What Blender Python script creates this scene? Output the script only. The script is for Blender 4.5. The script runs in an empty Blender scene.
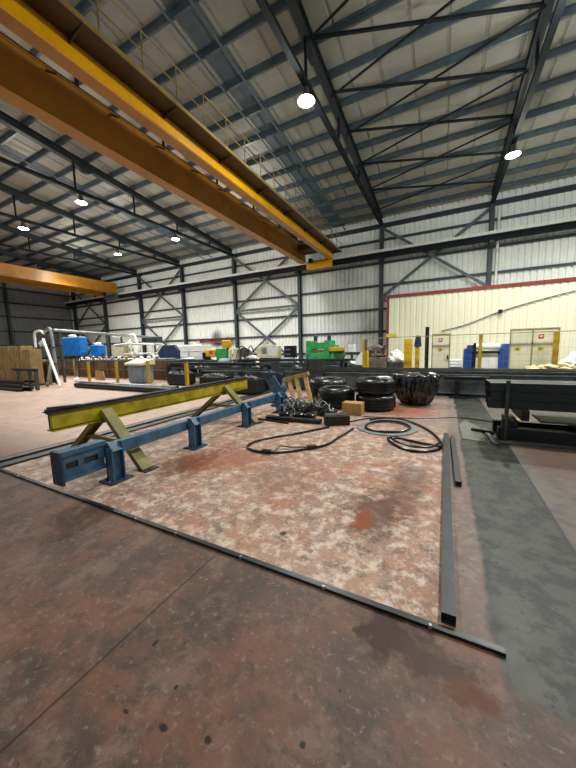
import bpy, bmesh, math, random
from mathutils import Vector, Matrix, noise
random.seed(7)
sc = bpy.context.scene
COL = sc.collection
PI = math.pi

# ------------------------------------------------------------------ colour / nodes
def lin(h):
    h = h.lstrip('#'); o = []
    for i in (0, 2, 4):
        v = int(h[i:i+2], 16) / 255
        o.append(v/12.92 if v <= .04045 else ((v+.055)/1.055)**2.4)
    return (o[0], o[1], o[2], 1)

class NT:
    """small node-tree writer"""
    def __init__(s, name):
        s.m = bpy.data.materials.new(name); s.m.use_nodes = True
        s.t = s.m.node_tree; s.t.nodes.clear()
        s.out = s.t.nodes.new('ShaderNodeOutputMaterial')
        s.bsdf = s.t.nodes.new('ShaderNodeBsdfPrincipled')
        s.t.links.new(s.bsdf.outputs[0], s.out.inputs[0])
        s._pos = None
    def link(s, v, sock):
        if hasattr(v, 'is_output') or isinstance(v, bpy.types.NodeSocket): s.t.links.new(v, sock)
        else:
            sock.default_value = v
    def pos(s):
        if s._pos is None:
            n = s.t.nodes.new('ShaderNodeTexCoord'); s._pos = n.outputs['Object']
        return s._pos
    def math(s, op, a, b=0.0, c=None, clamp=False):
        n = s.t.nodes.new('ShaderNodeMath'); n.operation = op; n.use_clamp = clamp
        s.link(a, n.inputs[0]); s.link(b, n.inputs[1])
        if c is not None: s.link(c, n.inputs[2])
        return n.outputs[0]
    def xyz(s, v):
        n = s.t.nodes.new('ShaderNodeSeparateXYZ'); s.link(v, n.inputs[0]); return n.outputs
    def mapping(s, v, scale=(1, 1, 1), loc=(0, 0, 0), rot=(0, 0, 0)):
        n = s.t.nodes.new('ShaderNodeMapping'); s.link(v, n.inputs[0])
        n.inputs['Location'].default_value = loc; n.inputs['Scale'].default_value = scale; n.inputs['Rotation'].default_value = rot
        return n.outputs[0]
    def noise(s, scale, detail=4, rough=.55, v=None, dist=0):
        n = s.t.nodes.new('ShaderNodeTexNoise'); s.link(v or s.pos(), n.inputs['Vector'])
        n.inputs['Scale'].default_value = scale; n.inputs['Detail'].default_value = detail
        n.inputs['Roughness'].default_value = rough; n.inputs['Distortion'].default_value = dist
        return n.outputs['Fac']
    def step(s, v, a, b):
        n = s.t.nodes.new('ShaderNodeMapRange'); n.interpolation_type = 'SMOOTHSTEP'
        s.link(v, n.inputs[0]); n.inputs[1].default_value = a; n.inputs[2].default_value = b
        return n.outputs[0]
    def mix(s, f, a, b):
        n = s.t.nodes.new('ShaderNodeMix'); n.data_type = 'RGBA'
        s.link(f, n.inputs[0]); s.link(a, n.inputs[6]); s.link(b, n.inputs[7])
        return n.outputs[2]
    def bump(s, h, strength=.3, dist=.02):
        n = s.t.nodes.new('ShaderNodeBump'); s.link(h, n.inputs['Height'])
        n.inputs['Strength'].default_value = strength; n.inputs['Distance'].default_value = dist
        s.t.links.new(n.outputs[0], s.bsdf.inputs['Normal'])
    def set(s, **k):
        for a, v in k.items(): s.link(v, s.bsdf.inputs[a.replace('_', ' ')])
        return s.m

def paint(name, col, col2=None, rough=.5, metal=0.0, scale=3.0, lo=.35, hi=.7, bump=0, spec=.5):
    """painted / worn surface: two tones broken up by noise"""
    n = NT(name)
    a = lin(col); b = lin(col2) if col2 else tuple(c*.72 for c in a[:3]) + (1,)
    f = n.step(n.noise(scale, 6, .6), lo, hi)
    fine = n.noise(scale*9, 3, .6)
    n.set(Base_Color=n.mix(f, a, b), Metallic=metal, Specular_IOR_Level=spec,
          Roughness=n.math('ADD', rough-.08, n.math('MULTIPLY', fine, .16)))
    if bump: n.bump(fine, bump, .01)
    return n.m

M = {}
def mat(k, *a, **kw): M[k] = paint(k, *a, **kw)
mat('steel_dark', '#2b363d', '#222c33', rough=.45)                  # painted structural steel
mat('steel_column', '#35424a', '#2a353c', rough=.5)
mat('purlin', '#54646b', '#47555c', rough=.4)
mat('brace', '#59636a', '#454e54', rough=.5)
mat('chord', '#1f272c', '#181f23', rough=.75, spec=.2)
mat('galv', '#9aa09f', '#7d8484', rough=.4, metal=.5)
mat('crane', '#b98020', '#9f6a18', rough=.4, scale=.8)
mat('crane_yellow', '#ffbe00', '#f0a800', rough=.3, scale=1.2)
mat('crane_walk', '#4a3418', '#392710', rough=.6)
mat('handrail', '#a08a4c', '#85713d', rough=.4)
mat('fence_frame', '#a79c70', '#8d835c', rough=.5)
mat('lamp_body', '#6c7072', '#55595a', rough=.4, metal=.6)
mat('blue', '#3b6482', '#284860', rough=.42, scale=6)
mat('blue_dark', '#22384d', '#182838', rough=.5, scale=6)
mat('yellow_beam', '#b7a40c', '#857408', rough=.45, scale=5)
mat('olive', '#7d7226', '#554c18', rough=.55, scale=5)
mat('black_steel', '#17191a', '#0d0f0f', rough=.42, metal=.1, scale=5)
mat('grey_steel', '#4e5556', '#353b3c', rough=.45, metal=.4, scale=4)
mat('tube_dark', '#2c3233', '#1f2425', rough=.38, metal=.3, scale=4)
mat('bar_top', '#2f3435', '#222627', rough=.42, metal=.3, scale=9)
mat('mill_steel', '#7a7f7e', '#4a4f4f', rough=.38, metal=.7, scale=9)
mat('rubber', '#121314', '#1c1e1f', rough=.28, scale=12)
mat('film', '#0b0c0d', '#1b1e20', rough=.16, scale=6, spec=.9)
mat('film_grey', '#7c8486', '#4f5759', rough=.3, scale=6)
mat('plate_worn', '#67675d', '#4c4d47', rough=.5, scale=8)
mat('table_grey', '#757c7c', '#565d5d', rough=.5, metal=.2, scale=4)
mat('ring_grey', '#7f8381', '#5f6463', rough=.5, scale=8)
mat('wood', '#c09a5c', '#94733f', rough=.7, scale=6)
mat('board', '#a0875a', '#846c44', rough=.8, scale=2.2)
mat('board_light', '#ad9160', '#8b7046', rough=.8, scale=3)
mat('brown', '#664c39', '#453226', rough=.8, scale=3)
mat('carton', '#b18b52', '#94713f', rough=.8, scale=5)
mat('white', '#eef0ec', '#dadcd8', rough=.5, scale=4)
mat('white_wrap', '#f2f6f4', '#dfe5e3', rough=.25, scale=5)
mat('cream', '#eceacb', '#dfdcbc', rough=.55, scale=3)
mat('cream_metal', '#ddd6b2', '#c5bd98', rough=.5, scale=4)
mat('bright_blue', '#1178cf', '#0c61ad', rough=.4, scale=3)
mat('royal_blue', '#1c4c9c', '#163b7a', rough=.4, scale=4)
mat('navy', '#26365a', '#1c2945', rough=.5, scale=3)
mat('green', '#3fae62', '#2f8b4d', rough=.42, scale=4)
mat('green_dark', '#2d6d44', '#1e4d2f', rough=.5, scale=4)
mat('yellow', '#dcb20a', '#b89108', rough=.45, scale=4)
mat('post_yellow', '#b99a17', '#927810', rough=.5, scale=5)
mat('machine_grey', '#7b8894', '#606c77', rough=.5, scale=3)
mat('rust_machine', '#6e675c', '#4a3a2c', rough=.7, scale=5)
mat('red_trim', '#8e2f2a', '#6f2421', rough=.5, scale=3)
mat('sign_red', '#c2412d', '#a63524', rough=.5)
mat('sign_yellow', '#d8c12a', '#bca61c', rough=.5)
mat('straw', '#ead9b0', '#c7a873', rough=.85, scale=14)

def sheet(name, c1, c2, streak=.35, soot=None):
    """coated sheet cladding with faint rain streaks"""
    n = NT(name); p = n.pos()
    st = n.noise(1.0, 5, .6, n.mapping(p, (3.0, 3.0, .25)))
    big = n.noise(.35, 3, .5)
    f = n.math('ADD', n.math('MULTIPLY', n.step(st, .4, .75), streak), n.math('MULTIPLY', n.step(big, .4, .7), .45), clamp=True)
    c = n.mix(f, lin(c1), lin(c2))
    for sx, sz, rx, rz, a in (soot or ()):
        x, y, z = n.xyz(p); wv = n.noise(1.5, 6, .65)
        ex = n.math('DIVIDE', n.math('SUBTRACT', x, sx), rx); ez = n.math('DIVIDE', n.math('SUBTRACT', z, sz), rz)
        r = n.math('ADD', n.math('SQRT', n.math('ADD', n.math('MULTIPLY', ex, ex), n.math('MULTIPLY', ez, ez))), n.math('SUBTRACT', wv, .5))
        c = n.mix(n.math('MULTIPLY', n.math('SUBTRACT', 1.0, n.step(r, .2, 1.2)), a), c, lin('#4d5352'))
    n.set(Base_Color=c, Roughness=.5, Specular_IOR_Level=.35)
    return n.m
M['wall'] = sheet('wall_sheet', '#f3f7f2', '#dfe6e1', .2, ((-18.4,2.4,.8,1.0,.85),(-17.2,2.2,1.0,.7,.5),(-6.3,6.5,1.6,1.1,.4),(-4.9,3.2,.8,1.5,.4)))
M['wall_side'] = sheet('wall_sheet_side', '#8d9494', '#767d7e')  # wall sheet in a darker copy, its dimmer lighting painted into the colour
M['roof'] = sheet('roof_sheet', '#a5a59a', '#8d8e84', .3)
M['roof_strip'] = sheet('roof_strip', '#5d6a72', '#4c5860', .2)
M['inner'] = sheet('inner_sheet', '#eceace', '#e0dec2', .2)

def lamp_mat():
    n = NT('lamp_lens')
    n.set(Base_Color=(1, 1, 1, 1), Emission_Color=(1, .97, .9, 1), Emission_Strength=45.0)
    return n.m
M['lens'] = lamp_mat()

def floor_mat():
    n = NT('floor_concrete'); p = n.pos()
    wob = n.noise(1.6, 4, .6); wob2 = n.noise(7, 4, .6)
    d = n.math('ADD', n.math('MULTIPLY', n.math('SUBTRACT', wob, .5), .16), n.math('MULTIPLY', n.math('SUBTRACT', wob2, .5), .05))
    x, y, z = n.xyz(p)
    xd = n.math('ADD', x, d); yd = n.math('ADD', y, d)
    n1 = n.noise(.9, 8, .66); n2 = n.noise(4.0, 9, .7); n3 = n.noise(17, 7, .7); n4 = n.noise(60, 4, .65)
    def AND(*a):
        r = a[0]
        for b in a[1:]: r = n.math('MULTIPLY', r, b)
        return r
    def inv(a): return n.math('SUBTRACT', 1.0, a)
    def off(k, sc, det=9, ro=.72): return n.noise(sc, det, ro, n.mapping(p, loc=(k*3.7, k*5.3, k)))
    def amt(v, a): return n.math('MULTIPLY', v, a)
    # outer slab: dull brown, blotched grey
    base = n.mix(n.step(n1, .38, .64), lin('#5f4638'), lin('#704d3d'))
    base = n.mix(n.step(off(1, 2.2), .42, .62), base, lin('#4a3d34'))
    base = n.mix(amt(n.step(n2, .48, .62), .7), base, lin('#745e51'))
    base = n.mix(amt(n.step(off(2, 9), .5, .64), .7), base, lin('#42382f'))
    base = n.mix(amt(n.step(off(3, 26), .54, .66), .7), base, lin('#7f7064'))
    base = n.mix(amt(n.step(off(4, 14), .63, .68), .9), base, lin('#1f1a16'))
    # bay inside the steel edging: salmon, scuffed, its brighter light partly painted in
    ins = n.mix(n.step(n1, .38, .62), lin('#a5836f'), lin('#8f6a58'))
    ins = n.mix(amt(n.step(off(5, 2.6), .46, .6), .7), ins, lin('#8a796e'))
    ins = n.mix(amt(n.step(off(6, 7), .47, .6), .75), ins, lin('#cdbcac'))
    ins = n.mix(amt(n.step(off(7, 9), .5, .62), .85), ins, lin('#6a5a50'))
    ins = n.mix(amt(n.step(off(8, 24), .54, .66), .8), ins, lin('#cbbbab'))
    ins = n.mix(amt(n.step(off(9, 1.6), .52, .66), .6), ins, lin('#a0654c'))
    ins = n.mix(amt(n.step(off(10, 16), .62, .68), .9), ins, lin('#332a25'))
    # far slab to the left: pale pink
    far = n.mix(n.step(n1, .35, .7), lin('#bda091'), lin('#a88d80'))
    far = n.mix(amt(n.step(n2, .5, .66), .5), far, lin('#85766c'))
    inside = AND(n.step(yd, 1.60, 1.64), n.step(x, -5.25, -5.2), inv(n.step(xd, .27, .31)))
    farm = AND(n.step(x, -5.5, -5.7) if False else inv(n.step(x, -5.6, -5.5)), n.step(yd, 1.3, 3.4))
    c = n.mix(farm, base, far)
    c = n.mix(inside, c, ins)
    # greyer margin beside the long bars
    marg = AND(inside, n.step(xd, .06, .14))
    c = n.mix(n.math('MULTIPLY', marg, .75), c, lin('#5c5149'))
    # grey far end of the bay, past the coils
    fe = AND(n.step(yd, 5.0, 6.4), n.step(xd, -2.2, -.4))
    c = n.mix(n.math('MULTIPLY', fe, .62), c, lin('#6d6660'))
    # slab right of the dark lane
    rs = AND(n.step(x, .86, .9), n.step(yd, 1.5, 2.2))
    c = n.mix(rs, c, n.mix(n.step(n2, .4, .7), lin('#5d554c'), lin('#433d38')))
    rs2 = AND(n.step(x, .9, 1.1), n.step(yd, 3.9, 4.3), inv(n.step(yd, 5.2, 5.8)))
    c = n.mix(n.math('MULTIPLY', rs2, .7), c, lin('#55392c'))
    # track channel on the far-left edge
    trk = AND(n.step(xd, -5.78, -5.7), inv(n.step(xd, -5.27, -5.22)), n.step(y, 1.5, 1.7))
    c = n.mix(n.math('MULTIPLY', trk, .8), c, n.mix(n.step(n2, .4, .65), lin('#77706a'), lin('#4a4743')))
    fb = AND(n.step(yd, 8.6, 9.4), n.step(x, -12, -9))
    c = n.mix(amt(fb, .8), c, lin('#5b5450'))
    # dark oily lane
    lane = AND(n.step(xd, .25, .29), inv(n.step(x, .86, .88)), n.step(n.math('ADD', y, n.math('MULTIPLY', d, 3)), 1.34, 1.46))
    lc = n.mix(n.step(n2, .45, .58), lin('#34352f'), lin('#131513'))
    lc = n.mix(n.math('MULTIPLY', n.step(off(11, 9), .545, .585), .95), lc, lin('#0a0b0a'))
    lc = n.mix(n.math('MULTIPLY', n.step(off(12, 8), .55, .68), .55), lc, lin('#4b4b45'))
    c = n.mix(lane, c, lc)
    # joints, scored lines and a faint darker line beside the guide rail
    def vline(xc, w, ylo, yhi, amt=.8):
        a = n.math('ABSOLUTE', n.math('SUBTRACT', n.math('ADD', x, n.math('MULTIPLY', d, .12)), xc))
        return n.math('MULTIPLY', AND(inv(n.step(a, w*.5, w)), n.step(y, ylo, ylo+.05), inv(n.step(y, yhi-.05, yhi))), amt)
    c = n.mix(vline(-1.45, .008, -3, 1.58, .75), c, lin('#241d19'))
    c = n.mix(vline(.872, .014, 1.4, 9.5, .9), c, lin('#191b1b'))
    c = n.mix(vline(-5.74, .03, 1.6, 12, .9), c, lin('#262423'))
    c = n.mix(vline(-2.95, .012, 2.4, 8, .45), c, lin('#4a3a30'))
    # rust and oil blotches with outlines of their own
    blotn = n.noise(8, 8, .7, n.mapping(p, loc=(5, 1, 2)))
    def blot(cx, cy, rx, ry, col, amt, c, soft=(.4, 1.3), k=3.2):
        ex = n.math('DIVIDE', n.math('SUBTRACT', x, cx), rx)
        ey = n.math('DIVIDE', n.math('SUBTRACT', y, cy), ry)
        r = n.math('SQRT', n.math('ADD', n.math('MULTIPLY', ex, ex), n.math('MULTIPLY', ey, ey)))
        r = n.math('ADD', r, n.math('MULTIPLY', n.math('SUBTRACT', blotn, .5), k))
        return n.mix(n.math('MULTIPLY', inv(n.step(r, *soft)), amt), c, lin(col))
    for a in ((-.52, 2.6, .26, .45, '#4c2d1c', .8), (-.58, 2.46, .1, .2, '#7d3a12', .95), (-.33, 2.95, .22, .38, '#5a3a2a', .7),
              (-.2, 1.5, .19, .12, '#2f1a0c', .95), (0.0, 1.42, .19, .11, '#3c2410', .95), (.16, 1.33, .11, .08, '#512a0c', 1),
              (-.26, 1.43, .1, .13, '#33190a', .9), (-3.0, 2.8, .35, .4, '#5a3520', .85), (-2.7, 3.1, .4, .6, '#86482a', .7),
              (-2.3, 3.3, .3, .4, '#96553a', .5), (-.75, 7.2, .7, .7, '#96512f', .7), (-.3, 3.5, .22, .4, '#4f3a30', .65), (-1.7, 2.9, .5, .4, '#7d5a48', .5)):
        c = blot(*a, c)
    for a in ((-.95, .672, .022, .014), (-.765, .722, .017, .014), (-1.14, .64, .016, .008), (-.43, .872, .012, .012), (-1.12, 2.0, .03, .035),
              (-1.02, .8, .008, .012), (-.62, .62, .01, .02), (-1.28, .9, .01, .02)):
        c = blot(*a, '#16130f', .9, c, soft=(.6, 1.2), k=1.4)
    rough = n.math('ADD', .36, n.math('MULTIPLY', n2, .3))
    rough = n.math('SUBTRACT', rough, n.math('MULTIPLY', lane, .08))
    n.set(Base_Color=c, Roughness=rough, Specular_IOR_Level=.28)
    n.bump(n.math('ADD', n.math('MULTIPLY', n3, .6), n.math('MULTIPLY', n4, .4)), .25, .012)
    return n.m
M['floor'] = floor_mat()

# ------------------------------------------------------------------ mesh builder
class MB:
    def __init__(s): s.v = []; s.f = []
    def add(s, vs, fs):
        o = len(s.v); s.v += [Vector(a) for a in vs]; s.f += [tuple(i+o for i in f) for f in fs]; return s
    def box(s, x0, x1, y0, y1, z0, z1):
        return s.add([(x0,y0,z0),(x1,y0,z0),(x1,y1,z0),(x0,y1,z0),(x0,y0,z1),(x1,y0,z1),(x1,y1,z1),(x0,y1,z1)],
                     [(0,3,2,1),(4,5,6,7),(0,1,5,4),(1,2,6,5),(2,3,7,6),(3,0,4,7)])
    def frame(s, p, q, up=(0,0,1)):
        p = Vector(p); q = Vector(q); d = (q-p).normalized(); u = Vector(up)
        if abs(d.dot(u)) > .98: u = Vector((0,1,0)) if abs(d.y) < .9 else Vector((1,0,0))
        r = d.cross(u).normalized(); u = r.cross(d).normalized()
        return p, q, r, u
    def bar(s, p, q, w, h, up=(0,0,1), dr=0, du=0):
        p, q, r, u = s.frame(p, q, up); p = p+r*dr+u*du; q = q+r*dr+u*du
        a = [(-.5,-.5),(.5,-.5),(.5,.5),(-.5,.5)]
        vs = [e+r*(i*w)+u*(j*h) for e in (p,q) for i,j in a]
        return s.add(vs, [(0,1,2,3),(7,6,5,4),(0,4,5,1),(1,5,6,2),(2,6,7,3),(3,7,4,0)])
    def ibeam(s, p, q, w, h, tf=.02, tw=.014, up=(0,0,1)):
        s.bar(p,q,w,tf,up,0,h/2-tf/2); s.bar(p,q,w,tf,up,0,-h/2+tf/2); return s.bar(p,q,tw,h-2*tf,up)
    def channel(s, p, q, w, h, t=.012, up=(0,0,1), side=1):
        s.bar(p,q,w,t,up,0,h/2-t/2); s.bar(p,q,w,t,up,0,-h/2+t/2); return s.bar(p,q,t,h-2*t,up,side*(w/2-t/2),0)
    def tube(s, pts, r, n=8, closed=False, flat=1.0):
        pts = [Vector(p) for p in pts]; m = len(pts); rings = []
        pn = None
        for i, p in enumerate(pts):
            a = pts[i-1] if (i or closed) else p; b = pts[(i+1) % m] if (i < m-1 or closed) else p
            d = (b-a).normalized()
            if pn is None:
                pn = Vector((0,0,1)) if abs(d.z) < .9 else Vector((1,0,0))
            pn = (pn - d*pn.dot(d)).normalized(); bn = d.cross(pn)
            rr = r[i] if isinstance(r, (list, tuple)) else r
            rings.append([p + (pn*math.cos(2*PI*k/n)*flat + bn*math.sin(2*PI*k/n))*rr for k in range(n)])
        vs = [v for g in rings for v in g]; fs = []
        for i in range(m if closed else m-1):
            j = (i+1) % m
            for k in range(n):
                fs.append((i*n+k, i*n+(k+1)%n, j*n+(k+1)%n, j*n+k))
        if not closed:
            fs.append(tuple(range(n-1,-1,-1))); fs.append(tuple((m-1)*n+k for k in range(n)))
        return s.add(vs, fs)
    def lathe(s, prof, c=(0,0,0), n=24, ax='z', wob=0, close=False):
        vs = []; fs = []; c = Vector(c); m = len(prof)
        for k in range(n):
            a = 2*PI*k/n; ca, sa = math.cos(a), math.sin(a)
            for r, z in prof:
                if ax == 'z': vs.append(c+Vector((r*ca, r*sa, z)))
                elif ax == 'x': vs.append(c+Vector((z, r*ca, r*sa)))
                else: vs.append(c+Vector((r*ca, z, r*sa)))
        for k in range(n):
            j = (k+1) % n
            for i in range(m if close else m-1):
                i2 = (i+1) % m
                fs.append((k*m+i, j*m+i, j*m+i2, k*m+i2))
        if not close:
            fs.append(tuple(k*m for k in range(n))[::-1]); fs.append(tuple(k*m+m-1 for k in range(n)))
        return s.add(vs, fs)
    def prism(s, poly, ax, a, b):
        """polygon extruded along axis ax from a to b; poly holds the two other coordinates in xyz order"""
        n = len(poly)
        def mk(u, v, w): return {'x': (w,u,v), 'y': (u,w,v), 'z': (u,v,w)}[ax]
        vs = [mk(u,v,a) for u,v in poly] + [mk(u,v,b) for u,v in poly]
        fs = [tuple(range(n))[::-1], tuple(range(n,2*n))] + [(i,(i+1)%n,n+(i+1)%n,n+i) for i in range(n)]
        return s.add(vs, fs)
    def blob(s, c, r, seed=0, amt=.3, sub=2, freq=2.0):
        bm = bmesh.new(); bmesh.ops.create_icosphere(bm, subdivisions=sub, radius=1)
        vs = []
        for v in bm.verts:
            k = 1 + amt*noise.noise(v.co*freq+Vector((seed*3.1, seed, 0)))
            vs.append((c[0]+v.co.x*r[0]*k, c[1]+v.co.y*r[1]*k, c[2]+v.co.z*r[2]*k))
        fs = [tuple(v.index for v in f.verts) for f in bm.faces]; bm.free()
        return s.add(vs, fs)
    def build(s, name, m, parent=None, loc=None, bevel=0, smooth=True, ang=35):
        if parent is not None:
            o0 = Vector(parent.get('_w', (0,0,0)))
        else:
            if loc is None:
                zs = min(v.z for v in s.v); xs = [v.x for v in s.v]; ys = [v.y for v in s.v]
                loc = ((min(xs)+max(xs))/2, (min(ys)+max(ys))/2, zs)
            o0 = Vector(loc)
        me = bpy.data.meshes.new(name)
        me.from_pydata([tuple(v-o0) for v in s.v], [], s.f)
        bm = bmesh.new(); bm.from_mesh(me); bmesh.ops.recalc_face_normals(bm, faces=bm.faces)
        if smooth:
            for f in bm.faces: f.smooth = True
            for e in bm.edges:
                if len(e.link_faces) != 2 or e.calc_face_angle(0) > math.radians(ang): e.smooth = False
        bm.to_mesh(me); bm.free()
        me.materials.append(M[m] if isinstance(m, str) else m)
        o = bpy.data.objects.new(name, me); COL.objects.link(o)
        if parent is not None: o.parent = parent
        else: o.location = o0
        o['_w'] = tuple(o0)
        if bevel:
            b = o.modifiers.new('bevel', 'BEVEL'); b.width = bevel; b.segments = 2; b.limit_method = 'ANGLE'
        return o

def tag(o, label=None, cat=None, group=None, kind=None):
    if label: o['label'] = label
    if cat: o['category'] = cat
    if group: o['group'] = group
    if kind: o['kind'] = kind
    return o
def T(name, label, cat, loc, group=None):
    o = bpy.data.objects.new(name, None); COL.objects.link(o); o.location = loc; o.empty_display_size = .1
    o['_w'] = tuple(loc)
    return tag(o, label, cat, group)
def S(o, kind='structure', label=None):
    o['kind'] = kind
    if label: o['label'] = label
    return o
def copy_tree(o, loc, rz=0, label=None, parent=None):
    c = o.copy(); COL.objects.link(c)
    if parent is None: c.location = loc; c.rotation_euler = (0,0,rz)
    else: c.parent = parent
    if label: c['label'] = label
    for ch in [x for x in bpy.data.objects if x.parent == o]: copy_tree(ch, None, parent=c)
    return c

# ------------------------------------------------------------------ the hall
YW = 21.55                                       # inner face of the back wall
CX = [2.115-6*k for k in range(8)]               # column lines along the back wall
YC = 21.27
XL = -41.2                                       # left wall
def roof_z(y): return 9.62+.095*(21.2-y)         # top of rafters

S(MB().box(-46, 16, -7, 22.5, -.25, 0).build('floor', 'floor', loc=(0,0,0), smooth=False))

def corrugated(a, b, pitch, dep, place):
    prof = []; n = int((b-a)/pitch)
    for i in range(n+1):
        x = a+i*pitch
        prof += [(x,0),(x+pitch*.55,0),(x+pitch*.65,dep),(x+pitch*.9,dep)]
    return prof
def clad(name, prof, z0, z1, mk, m, t=.02):
    mb = MB(); vs = []; fs = []
    k = len(prof)
    for u, d in prof:
        vs += [mk(u,d,z0), mk(u,d,z1)]
    for u, d in prof:
        vs += [mk(u,d+t,z0), mk(u,d+t,z1)]
    for i in range(k-1):
        fs += [(2*i,2*i+2,2*i+3,2*i+1), (2*k+2*i,2*k+2*i+1,2*k+2*i+3,2*k+2*i+2)]
    fs += [(0,1,2*k+1,2*k),(2*k-2,4*k-2,4*k-1,2*k-1)]
    mb.add(vs, fs)
    return mb.build(name, m, loc=(0,0,0), smooth=False)
wb = S(clad('wall_back', corrugated(XL-.3, 13, .3, .07, 0), 0, 9.9, lambda u,d,z: (u, YW+d, z), 'wall'))
for z in (1.0, 2.45, 3.95, 5.5, 6.95, 8.4):
    MB().channel((XL,YW-.05,z), (12.8,YW-.05,z), .1, .14, .02).build('girt', 'steel_column', wb)
MB().box(XL,12.8,YW-.13,YW-.02,9.15,9.42).build('eaves_beam', 'steel_dark', wb)
wl = S(clad('wall_left', corrugated(-5, 21.6, .28, .04, 0), 0, 12.2, lambda u,d,z: (XL-d, u, z), 'wall_side'))
for z in (1.0, 2.45, 3.95, 5.5, 6.95, 8.4, 9.8):
    MB().channel((XL+.05,-5,z), (XL+.05,21.4,z), .1, .14, .02, side=-1).build('girt', 'steel_column', wl)

# ceiling: ribbed sheeting that falls towards the back wall, purlins under it
def ceiling():
    mb = MB(); prof = []; x = -44.0
    while x < 15:
        prof += [(x,0),(x+.9,0),(x+.92,.045),(x+1.0,.045)]; x += 1.02
    vs = []; fs = []; k = len(prof); y0, y1 = -6.0, 22.2
    for x, d in prof:
        for y in (y0, y1):
            vs.append((x, y, roof_z(y)+.26+d))
    for x, d in prof:
        for y in (y0, y1):
            vs.append((x, y, roof_z(y)+.34+d))
    for i in range(k-1):
        fs += [(2*i,2*i+1,2*i+3,2*i+2), (2*k+2*i,2*k+2*i+2,2*k+2*i+3,2*k+2*i+1)]
    mb.add(vs, fs)
    return mb.build('ceiling', 'roof', loc=(0,0,0), smooth=False)
ce = S(ceiling())
y = 20.75
while y > 1.5:
    z = roof_z(y)+.145
    mb = MB(); mb.bar((-44,y,z),(14,y,z),.016,.2); mb.bar((-44,y-.035,z+.092),(14,y-.035,z+.092),.07,.016); mb.bar((-44,y+.035,z-.092),(14,y+.035,z-.092),.07,.016)
    mb.build('purlin', 'purlin', ce, smooth=False)
    y -= 1.22
for xm in (CX[1]-3.0, CX[3]-3.0):
    mb = MB()
    mb.add([(xm-.42,-6,roof_z(-6)+.245),(xm+.42,-6,roof_z(-6)+.245),(xm+.42,22,roof_z(22)+.245),(xm-.42,22,roof_z(22)+.245),
            (xm-.42,-6,roof_z(-6)+.275),(xm+.42,-6,roof_z(-6)+.275),(xm+.42,22,roof_z(22)+.275),(xm-.42,22,roof_z(22)+.275)],
           [(0,3,2,1),(4,5,6,7),(0,1,5,4),(1,2,6,5),(2,3,7,6),(3,0,4,7)])
    for e in (-.44, .44):
        mb.bar((xm+e,-6,roof_z(-6)-.02),(xm+e,22,roof_z(22)-.02),.06,.04)
    mb.build('panel', 'roof_strip', ce, smooth=False)

col_lab = ['dark steel wall column rising behind the cream inner building, beside the white downpipe',
  'dark steel wall column at the red-trimmed left corner of the cream inner building',
  'dark steel wall column under the end of the big orange crane',
  'dark steel wall column behind the machine topped by a yellow box, third left of the cream building',
  'dark steel wall column behind the white caged tanks',
  'dark steel wall column behind the white machine frames, second left of the caged tanks',
  'dark steel wall column behind the small blue tank, below the far crane end',
  'dark steel wall column in the far left corner of the hall']
for x, lb in zip(CX, col_lab):
    t = T('steel_column', lb, 'column', (x,YC,0), 'steel columns along the walls')
    MB().ibeam((x,YC,0),(x,YC,9.3),.22,.3,.025,.018,up=(0,1,0)).build('shaft', 'steel_column', t, smooth=False)
    MB().box(x-.2,x+.2,YC-.24,YC+.22,0,.04).build('base_plate', 'steel_dark', t)
    MB().prism([(YC-.15,6.75),(YC-.15,7.09),(YC-.6,7.09),(YC-.6,7.0)],'x',x-.1,x+.1).build('bracket', 'steel_dark', t)
t = T('steel_column', 'dark steel column against the grey side wall, beneath the far crane', 'column', (XL+.3,15.27,0), 'steel columns along the walls')
MB().ibeam((XL+.3,15.27,0),(XL+.3,15.27,9.7),.22,.3,.025,.018,up=(1,0,0)).build('shaft', 'steel_column', t, smooth=False)
MB().box(XL+.08,XL+.52,15.05,15.5,0,.04).build('base_plate', 'steel_dark', t)

# wall cross bracing in every second bay
br_lab = ['pair of crossed steel braces above the cream inner building', 'crossed steel braces in the bay behind the cream and black machines',
          'crossed steel braces in the bay behind the navy cabinet', 'crossed steel braces in the corner bay below the far crane']
for i, k in enumerate((0,2,4,6)):
    xr, xl = CX[k]-.1, CX[k+1]+.1; yb = YC-.02
    t = T('wall_brace', br_lab[i], 'brace', ((xl+xr)/2,yb,0.15), 'cross braces on the back wall')
    for a, b in (((xl,4.75),(xr,9.0)), ((xl,9.0),(xr,4.75)), ((xl,.15),(xr,4.6)), ((xl,4.6),(xr,.15))):
        dy = .07 if a[1] < b[1] else -.07
        MB().bar((a[0],yb+dy,a[1]),(b[0],yb+dy,b[1]),.08,.16).build('diagonal', 'brace', t, smooth=False)
    MB().bar((xl,yb,4.68),(xr,yb,4.68),.1,.16).build('strut', 'brace', t, smooth=False)
# downpipe
t = T('downpipe', 'white downpipe on the back wall above the cream inner building', 'pipe', (CX[0]+.33,21.28,0))
MB().tube([(CX[0]+.33,21.28,0),(CX[0]+.33,21.28,8.9)],.075,10).build('pipe', 'white', t)
for z in (4.7,6.6,8.2): MB().box(CX[0]+.23,CX[0]+.43,21.2,21.42,z,z+.05).build('clip', 'galv', t)

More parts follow.
